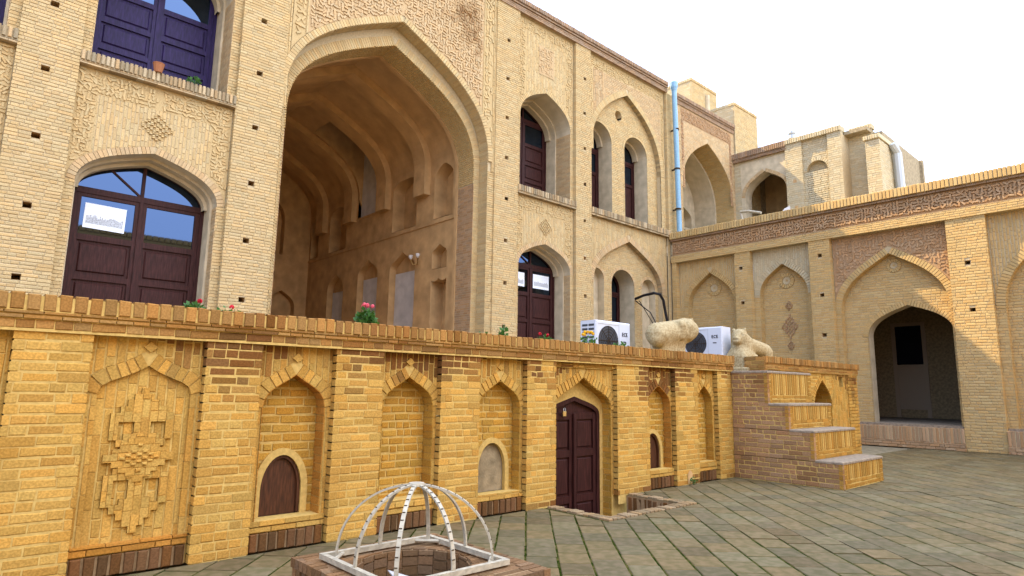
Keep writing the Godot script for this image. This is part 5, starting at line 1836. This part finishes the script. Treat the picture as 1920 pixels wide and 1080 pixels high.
func lions() -> void:
	var T := thing("stone_lion", "worn stone lion with a round head, beside the top of the brick steps", "statue", Vector3(10.45, 1.6, -5.45), "carved stone lions on the terrace")
	bases.erase(T)
	var f := func(p: Vector3) -> float:
		var d := cap(p, Vector3(-0.05, 0.47, 0), Vector3(0.62, 0.40, 0), 0.155, 0.14)
		d = smin(d, cap(p, Vector3(-0.18, 0.30, 0), Vector3(-0.10, 0.46, 0), 0.19, 0.165), 0.10)
		d = smin(d, cap(p, Vector3(-0.22, 0.60, 0.02), Vector3(-0.20, 0.56, 0.02), 0.135, 0.14), 0.07)
		d = smin(d, cap(p, Vector3(-0.32, 0.55, 0.03), Vector3(-0.36, 0.53, 0.04), 0.085, 0.075), 0.05)
		d = smin(d, cap(p, Vector3(-0.20, 0.70, 0.10), Vector3(-0.20, 0.73, 0.11), 0.035, 0.03), 0.03)
		d = smin(d, cap(p, Vector3(-0.20, 0.70, -0.09), Vector3(-0.20, 0.73, -0.10), 0.035, 0.03), 0.03)
		d = smin(d, round_box(p, Vector3(-0.12, 0.14, 0), Vector3(0.27, 0.16, 0.20), 0.07), 0.10)
		d = smin(d, cap(p, Vector3(0.62, 0.36, 0.08), Vector3(0.64, 0.06, 0.09), 0.10, 0.085), 0.08)
		d = smin(d, cap(p, Vector3(0.62, 0.36, -0.08), Vector3(0.64, 0.06, -0.09), 0.10, 0.085), 0.08)
		d = maxf(d, -cap(p, Vector3(-0.415, 0.535, -0.04), Vector3(-0.42, 0.535, 0.12), 0.018, 0.018))
		d = maxf(d, -cap(p, Vector3(-0.315, 0.62, 0.115), Vector3(-0.33, 0.62, 0.12), 0.020, 0.02))
		return d + 0.002 * sin(p.x * 31.0 + p.y * 17.0) * sin(p.z * 27.0 + 1.0)
	obj("body", nets(f, Vector3(-0.55, -0.02, -0.30), Vector3(0.85, 0.82, 0.30), 0.026), M.stone, T)
	var b := MB.new()
	bevel_box(b, Fr.new(Vector3.ZERO, Vector3.RIGHT, Vector3.UP, Vector3.FORWARD), -0.48, -0.27, 0.0, 0.80, 0.27, 0.06, 0.015, W)
	obj("plinth", b, M.stone, T)
	T = thing("stone_lion", "weathered barrel-bodied stone lion between the two air conditioners", "statue", Vector3(8.0, 1.6, -5.32), "carved stone lions on the terrace")
	bases.erase(T)
	f = func(p: Vector3) -> float:
		var d := cap(p, Vector3(-0.36, 0.46, 0), Vector3(0.26, 0.54, 0.02), 0.165, 0.185)
		d = smin(d, cap(p, Vector3(0.34, 0.57, 0.03), Vector3(0.40, 0.57, 0.04), 0.165, 0.15), 0.08)
		d = smin(d, cap(p, Vector3(-0.42, 0.42, 0.05), Vector3(-0.44, 0.38, 0.05), 0.13, 0.11), 0.08)
		d = smin(d, cap(p, Vector3(0.02, 0.60, 0.14), Vector3(0.03, 0.44, 0.15), 0.09, 0.05), 0.03)
		d = smin(d, cap(p, Vector3(0.20, 0.60, 0.15), Vector3(0.22, 0.46, 0.15), 0.08, 0.05), 0.03)
		d = smin(d, round_box(p, Vector3(-0.06, 0.18, 0), Vector3(0.30, 0.20, 0.10), 0.05), 0.08)
		d = smin(d, cap(p, Vector3(0.36, 0.71, 0.12), Vector3(0.36, 0.73, 0.13), 0.03, 0.025), 0.03)
		return d + 0.002 * sin(p.y * 25.0 + p.z * 21.0) * sin(p.x * 19.0)
	obj("body", nets(f, Vector3(-0.68, -0.02, -0.26), Vector3(0.64, 0.86, 0.34), 0.026), M.stone, T)

func plant(at: Vector3, label: String, h: float, spread: float, leaves: int, petal: String, blooms: int, key: int, pot := true, leaf_size := 0.035, category := "plant") -> void:
	rnd.seed = key
	var T := thing("potted_plant" if pot else "weed", label, category, at)
	bases.erase(T)
	var g := MB.new()
	var y0 := 0.0
	if pot:
		var pm := MB.new()
		lathe(pm, Vector3.ZERO, [Vector2(0.0, 0.0), Vector2(0.075, 0.0), Vector2(0.10, 0.15), Vector2(0.115, 0.15), Vector2(0.115, 0.18), Vector2(0.10, 0.18), Vector2(0.095, 0.16), Vector2(0.0, 0.16)], W, 14)
		obj("pot", pm, M.clay, T)
		y0 = 0.16
	var st := MB.new()
	for i in leaves:
		var a := rnd.randf() * TAU
		var r := spread * sqrt(rnd.randf())
		var p := Vector3(cos(a) * r, y0 + h * (0.15 + 0.85 * rnd.randf()) * (1.0 - 0.4 * r / spread), sin(a) * r)
		var t := Vector3(cos(a) * 0.7 + rnd.randf_range(-0.5, 0.5), rnd.randf_range(-0.1, 1.1), sin(a) * 0.7 + rnd.randf_range(-0.5, 0.5)).normalized()
		var s := t.cross(Vector3(rnd.randf_range(-1, 1), 1, rnd.randf_range(-1, 1))).normalized()
		var n := s.cross(t).normalized()
		var l := leaf_size * rnd.randf_range(0.7, 1.4)
		g.face(p, p + t * l * 0.5 + s * l * 0.42, p + t * l + n * l * 0.15, p + t * l * 0.5 - s * l * 0.42, n, W)
		if i % 6 == 0:
			tube(st, [Vector3(p.x * 0.2, y0, p.z * 0.2), p], 0.003, W, 4)
	obj("stem", st, M.leaf, T)
	stuff(obj("foliage", g, M.leaf, T))
	for i in blooms:
		var a := TAU * i / maxi(1, blooms) + rnd.randf()
		var c := Vector3(cos(a) * spread * rnd.randf_range(0.3, 0.95), y0 + h * rnd.randf_range(0.85, 1.15), sin(a) * spread * rnd.randf_range(0.3, 0.9))
		var b := MB.new()
		for k in 22:
			var d := Vector3(rnd.randf_range(-1, 1), rnd.randf_range(-0.5, 1), rnd.randf_range(-1, 1)).normalized()
			var s := d.cross(Vector3(0.3, 1, 0.2)).normalized()
			var q := s.cross(d)
			var e := c + d * 0.016
			b.face(e - s * 0.012, e + q * 0.013, e + s * 0.012, e - q * 0.013, d, W)
		obj("flower_head", b, M[petal], T)

func details() -> void:
	# rainwater pipes
	var T := thing("rainwater_pipe", "tall pale blue rainwater pipe down the corner of the mansion", "pipe", Vector3(17.66, 6.4, -11.36), "rainwater pipes")
	var p := MB.new()
	tube(p, [Vector3(17.60, 11.45, -11.36), Vector3(17.66, 9.0, -11.36), Vector3(17.70, 6.42, -11.36)], 0.085, W, 12)
	obj("pipe", p, M.pipe_blue, T)
	p = MB.new()
	lathe(p, Vector3(17.60, 11.40, -11.36), [Vector2(0.088, 0.0), Vector2(0.12, 0.12), Vector2(0.13, 0.30), Vector2(0.11, 0.30)], W, 12)
	obj("hopper", p, M.pipe_blue, T)
	for y in [7.2, 8.6, 10.0]:
		p = MB.new()
		lathe(p, Vector3(17.655, y, -11.36), [Vector2(0.086, 0), Vector2(0.10, 0.0), Vector2(0.10, 0.05), Vector2(0.086, 0.05)], W, 12)
		cube(p, Vector3(17.64, y, -11.56), Vector3(17.68, y + 0.05, -11.44), W)
		obj("bracket", p, M.rust, T)
	T = thing("rainwater_pipe", "grey metal rainwater pipe at the end of the upper storey", "pipe", Vector3(23.1, 6.34, -6.3), "rainwater pipes")
	p = MB.new()
	tube(p, [Vector3(22.75, 9.52, -6.36), Vector3(22.95, 9.2, -6.30), Vector3(23.15, 6.35, -6.30)], 0.14, W, 10)
	obj("pipe", p, M.galvanised, T)
	# roof odds and ends
	T = thing("roof_vent", "small blue-grey metal vent standing on the upper storey roof", "vent", Vector3(23.0, 10.1, -9.75))
	p = MB.new()
	lathe(p, Vector3(23.0, 10.1, -9.75), [Vector2(0.05, 0.0), Vector2(0.05, 0.65), Vector2(0.14, 0.66), Vector2(0.14, 0.78), Vector2(0.09, 0.80), Vector2(0.14, 0.86), Vector2(0.14, 0.95), Vector2(0.05, 1.08), Vector2(0.0, 1.09)], W, 12)
	obj("cowl", p, M.galvanised, T)
	T = thing("plastic_scrap", "white plastic scrap caught on the range coping before the dark archway", "scrap", Vector3(17.5, 6.39, -7.7))
	p = MB.new()
	p.face(Vector3(17.44, 6.39, -7.80), Vector3(17.50, 6.40, -7.60), Vector3(17.54, 6.54, -7.62), Vector3(17.47, 6.47, -7.74), Vector3.LEFT, W)
	p.face(Vector3(17.47, 6.47, -7.74), Vector3(17.54, 6.54, -7.62), Vector3(17.62, 6.40, -7.60), Vector3(17.60, 6.39, -7.76), Vector3.UP, W)
	p.face(Vector3(17.44, 6.39, -7.80), Vector3(17.47, 6.47, -7.74), Vector3(17.60, 6.39, -7.76), Vector3(17.52, 6.39, -7.84), Vector3.FORWARD, W)
	obj("scrap", p, M.white_plaster, T)
	T = thing("white_pipe", "bent white plastic pipe lying along the range roof edge near the blue pipe", "pipe", Vector3(18.6, 6.4, -10.2))
	p = MB.new()
	tube(p, [Vector3(18.0, 6.80, -9.35), Vector3(17.85, 6.72, -9.0), Vector3(17.8, 6.58, -8.6)], 0.04, W, 8)
	tube(p, [Vector3(18.0, 6.80, -9.35), Vector3(18.0, 6.45, -9.3)], 0.04, W, 8)
	obj("pipe", p, M.white_metal, T)
	T = thing("broken_pot", "broken clay pot on the ledge under the violet window", "pot", Vector3(2.21, 6.48, -11.54))
	p = MB.new()
	lathe(p, Vector3(2.21, 6.48, -11.54), [Vector2(0.0, 0.0), Vector2(0.06, 0.0), Vector2(0.085, 0.13), Vector2(0.095, 0.16), Vector2(0.075, 0.155), Vector2(0.05, 0.03), Vector2(0.0, 0.03)], W, 11)
	obj("pot", p, M.clay, T)
	plant(Vector3(2.78, 6.48, -11.53), "little green tuft on the ledge beside the broken pot", 0.10, 0.09, 60, "petal_red", 0, 5, false, 0.05)
	# black hose to the air conditioner
	T = thing("black_hose", "thick black hose curving out of a niche down to the air conditioners", "hose", Vector3(16.2, 1.6, -11.1))
	p = MB.new()
	var pts := []
	for q in [Vector3(15.90, 4.05, -11.95), Vector3(15.72, 4.12, -11.4), Vector3(15.75, 4.16, -11.05), Vector3(15.98, 4.14, -11.0), Vector3(16.15, 3.98, -11.0), Vector3(16.24, 3.65, -11.0), Vector3(16.42, 3.1, -11.0), Vector3(16.55, 1.62, -11.0)]:
		pts.append(q)
	tube(p, pts, 0.042, W, 8)
	obj("hose", p, M.black_rubber, T)
	p = MB.new()
	tube(p, [Vector3(15.85, 4.0, -11.8), Vector3(15.9, 3.6, -11.3), Vector3(16.2, 3.1, -11.2), Vector3(16.4, 1.62, -11.1)], 0.018, W, 6)
	tube(p, [Vector3(15.9, 4.0, -11.7), Vector3(16.0, 3.3, -11.3), Vector3(16.15, 1.62, -11.2)], 0.014, W, 6)
	obj("cable", p, M.black_rubber, T)
	air_conditioner(Vector3(7.19, 1.60, -5.75), 0.0, "white outdoor air conditioner facing the court, beside yellow flowers on the terrace")
	air_conditioner(Vector3(10.05, 1.75, -6.05), -PI / 2, "white outdoor air conditioner turned sideways between the two stone lions")
	lions()
	# flowers on the terrace edge
	plant(Vector3(1.42, 1.60, -5.25), "bushy green plant with one red bloom, by the maroon double door", 0.12, 0.07, 130, "petal_red", 1, 11, true, 0.028)
	plant(Vector3(1.67, 1.60, -5.25), "sparse plant with a bright red bloom on the terrace edge", 0.11, 0.08, 30, "petal_red", 1, 12, true, 0.028)
	plant(Vector3(2.92, 1.60, -5.25), "pot of pink tulips in front of the great arch", 0.22, 0.075, 200, "petal_pink", 5, 13, true, 0.045)
	plant(Vector3(4.30, 1.60, -5.22), "thin dry weed growing on the terrace edge before the brick pier", 0.36, 0.05, 26, "petal_red", 0, 14, false)
	plant(Vector3(4.60, 1.60, -5.22), "leafy green weed growing on the terrace edge beside the dry one", 0.38, 0.035, 80, "petal_red", 0, 15, false, 0.045)
	plant(Vector3(5.27, 1.60, -5.25), "small plant with crimson blooms before the tall maroon door", 0.13, 0.08, 60, "petal_red", 2, 16, true, 0.028)
	plant(Vector3(6.05, 1.60, -5.25), "yellow marigolds in front of the air conditioner", 0.19, 0.10, 80, "petal_yellow", 7, 17)
	plant(Vector3(6.70, 1.60, -5.25), "low dark plant before the fan of the air conditioner", 0.13, 0.10, 60, "petal_red", 0, 18)
	plant(Vector3(2.02, 1.60, -5.22), "few dry sprigs on the coping left of the tulips", 0.24, 0.05, 16, "petal_red", 0, 19, false)
	plant(Vector3(7.80, 0.0, -4.90), "small weed in the drain niche at the foot of the terrace wall", 0.10, 0.04, 30, "petal_red", 0, 20, false, 0.03)
	# printed sheets behind the panes
	sheet("large pale print of a town on the maroon double door", fm, 1.51, 3.77, 2.11, 4.19, -0.70, -0.02, 4)
	sheet("small print half hidden by the brick jamb, on the tall maroon door", fm, 10.95, 3.98, 11.52, 4.36, -0.70, 0.0, 6)
	sheet("small print in full view on the tall maroon door", fm, 11.84, 3.98, 12.46, 4.37, -0.70, 0.0, 9)
	# padlock on the basement door
	T = thing("padlock", "small brass padlock hanging on the basement door", "padlock", Vector3(5.48, 0.98, WALL_Z - 0.18))
	p = MB.new()
	bevel_box(p, ft, 5.455, 0.94, -0.19, 5.505, 1.0, -0.165, 0.006, W)
	obj("lock_body", p, M.brass, T)
	p = MB.new()
	tube(p, [ft.p(5.465, 1.0, -0.177), ft.p(5.467, 1.03, -0.177), ft.p(5.48, 1.042, -0.177), ft.p(5.493, 1.03, -0.177), ft.p(5.495, 1.0, -0.177)], 0.005, W, 6)
	obj("shackle", p, M.galvanised, T)
	# lamp in the hall
	T = thing("wall_lamp", "small branched lamp on the wall of the vaulted hall", "lamp", Vector3(9.4, 4.62, -14.35))
	p = MB.new()
	tube(p, [Vector3(9.46, 4.6, -14.35), Vector3(9.3, 4.55, -14.35), Vector3(9.22, 4.68, -14.35)], 0.015, W, 6)
	tube(p, [Vector3(9.46, 4.6, -14.35), Vector3(9.32, 4.56, -14.15), Vector3(9.28, 4.70, -14.10)], 0.015, W, 6)
	obj("arm", p, M.brass, T)
	for q in [Vector3(9.22, 4.68, -14.35), Vector3(9.28, 4.70, -14.10)]:
		p = MB.new()
		lathe(p, q, [Vector2(0.02, 0.0), Vector2(0.05, 0.05), Vector2(0.06, 0.12), Vector2(0.0, 0.10)], W, 10)
		obj("lamp_shade", p, M.white_plaster, T)


func sky_image(sun: Vector3) -> ImageTexture:
	var im := Image.create(256, 128, false, Image.FORMAT_RGBF)
	for y in 128:
		var el := PI / 2 - PI * (y + 0.5) / 128.0
		for x in 256:
			var az := TAU * ((x + 0.5) / 256.0 - 0.5)
			var d := Vector3(sin(az) * cos(el), sin(el), -cos(az) * cos(el))
			var up := maxf(d.y, 0.0)
			var c := Vector3(0.16, 0.31, 0.66).lerp(Vector3(0.46, 0.58, 0.72), pow(1.0 - up, 5.0))
			var g := 0.5 + 0.5 * d.dot(sun)
			var haze := 0.95 * pow(g, 2.2) + 0.9 * pow(g, 14.0)
			c += Vector3(1.0, 0.98, 0.94) * haze
			im.set_pixel(x, y, Color(c.x, c.y, c.z))
	return ImageTexture.create_from_image(im)


func _ready() -> void:
	noise.seed = 7
	noise.frequency = 0.9
	# camera
	cam = Camera3D.new()
	cam.name = "camera"
	cam.position = EYE
	cam.rotation_degrees = Vector3(9.076, -42.09, 0.887)
	cam.fov = 49.14
	cam.near = 0.05
	cam.far = 600.0
	add_child(cam)
	cam.current = true
	# sky, exposure, sun
	var to_sun := Vector3(-0.28, 1.0, -0.85).normalized()
	var env := Environment.new()
	env.background_mode = Environment.BG_SKY
	var sm := PanoramaSkyMaterial.new()
	sm.panorama = sky_image(to_sun)
	var sk := Sky.new()
	sk.sky_material = sm
	env.sky = sk
	env.background_energy_multiplier = 1.0
	env.tonemap_mode = Environment.TONE_MAPPER_LINEAR
	env.tonemap_exposure = 2.85
	env.sdfgi_enabled = true
	env.ssao_enabled = true
	env.ssil_enabled = true
	var we := WorldEnvironment.new()
	we.name = "world_environment"
	we.environment = env
	add_child(we)
	var sun := DirectionalLight3D.new()
	sun.name = "sun"
	sun.light_energy = 1.6
	sun.light_color = Color(1.0, 0.90, 0.72)
	sun.light_angular_distance = 0.5
	sun.shadow_enabled = true
	add_child(sun)
	sun.look_at_from_position(to_sun * 60.0, Vector3.ZERO, Vector3.UP)

	materials()
	fm = Fr.new(Vector3(0, 0, FACADE_Z), Vector3.RIGHT, Vector3.BACK)
	ft = Fr.new(Vector3(0, 0, WALL_Z), Vector3.RIGHT, Vector3.BACK)
	fw = Fr.new(Vector3(WING_X, 0, 0), Vector3.BACK, Vector3.LEFT)
	var t := Time.get_ticks_msec()
	ground()
	print("ground ", Time.get_ticks_msec() - t)
	mansion()
	print("mansion ", Time.get_ticks_msec() - t)
	terrace()
	print("terrace ", Time.get_ticks_msec() - t)
	steps()
	far_range()
	upper_storey()
	tower("square brick tower with a pale flue, farther back on the mansion roof", 21.37, 23.35, -13.0, -15.5, 11.4, 13.88, true)
	tower("square brick tower where the mansion meets the upper storey", 21.97, 23.83, -11.50, -13.2, 6.3, 12.5, false)
	opposite_range()
	print("ranges ", Time.get_ticks_msec() - t)
	well()
	details()
	print("all ", Time.get_ticks_msec() - t)
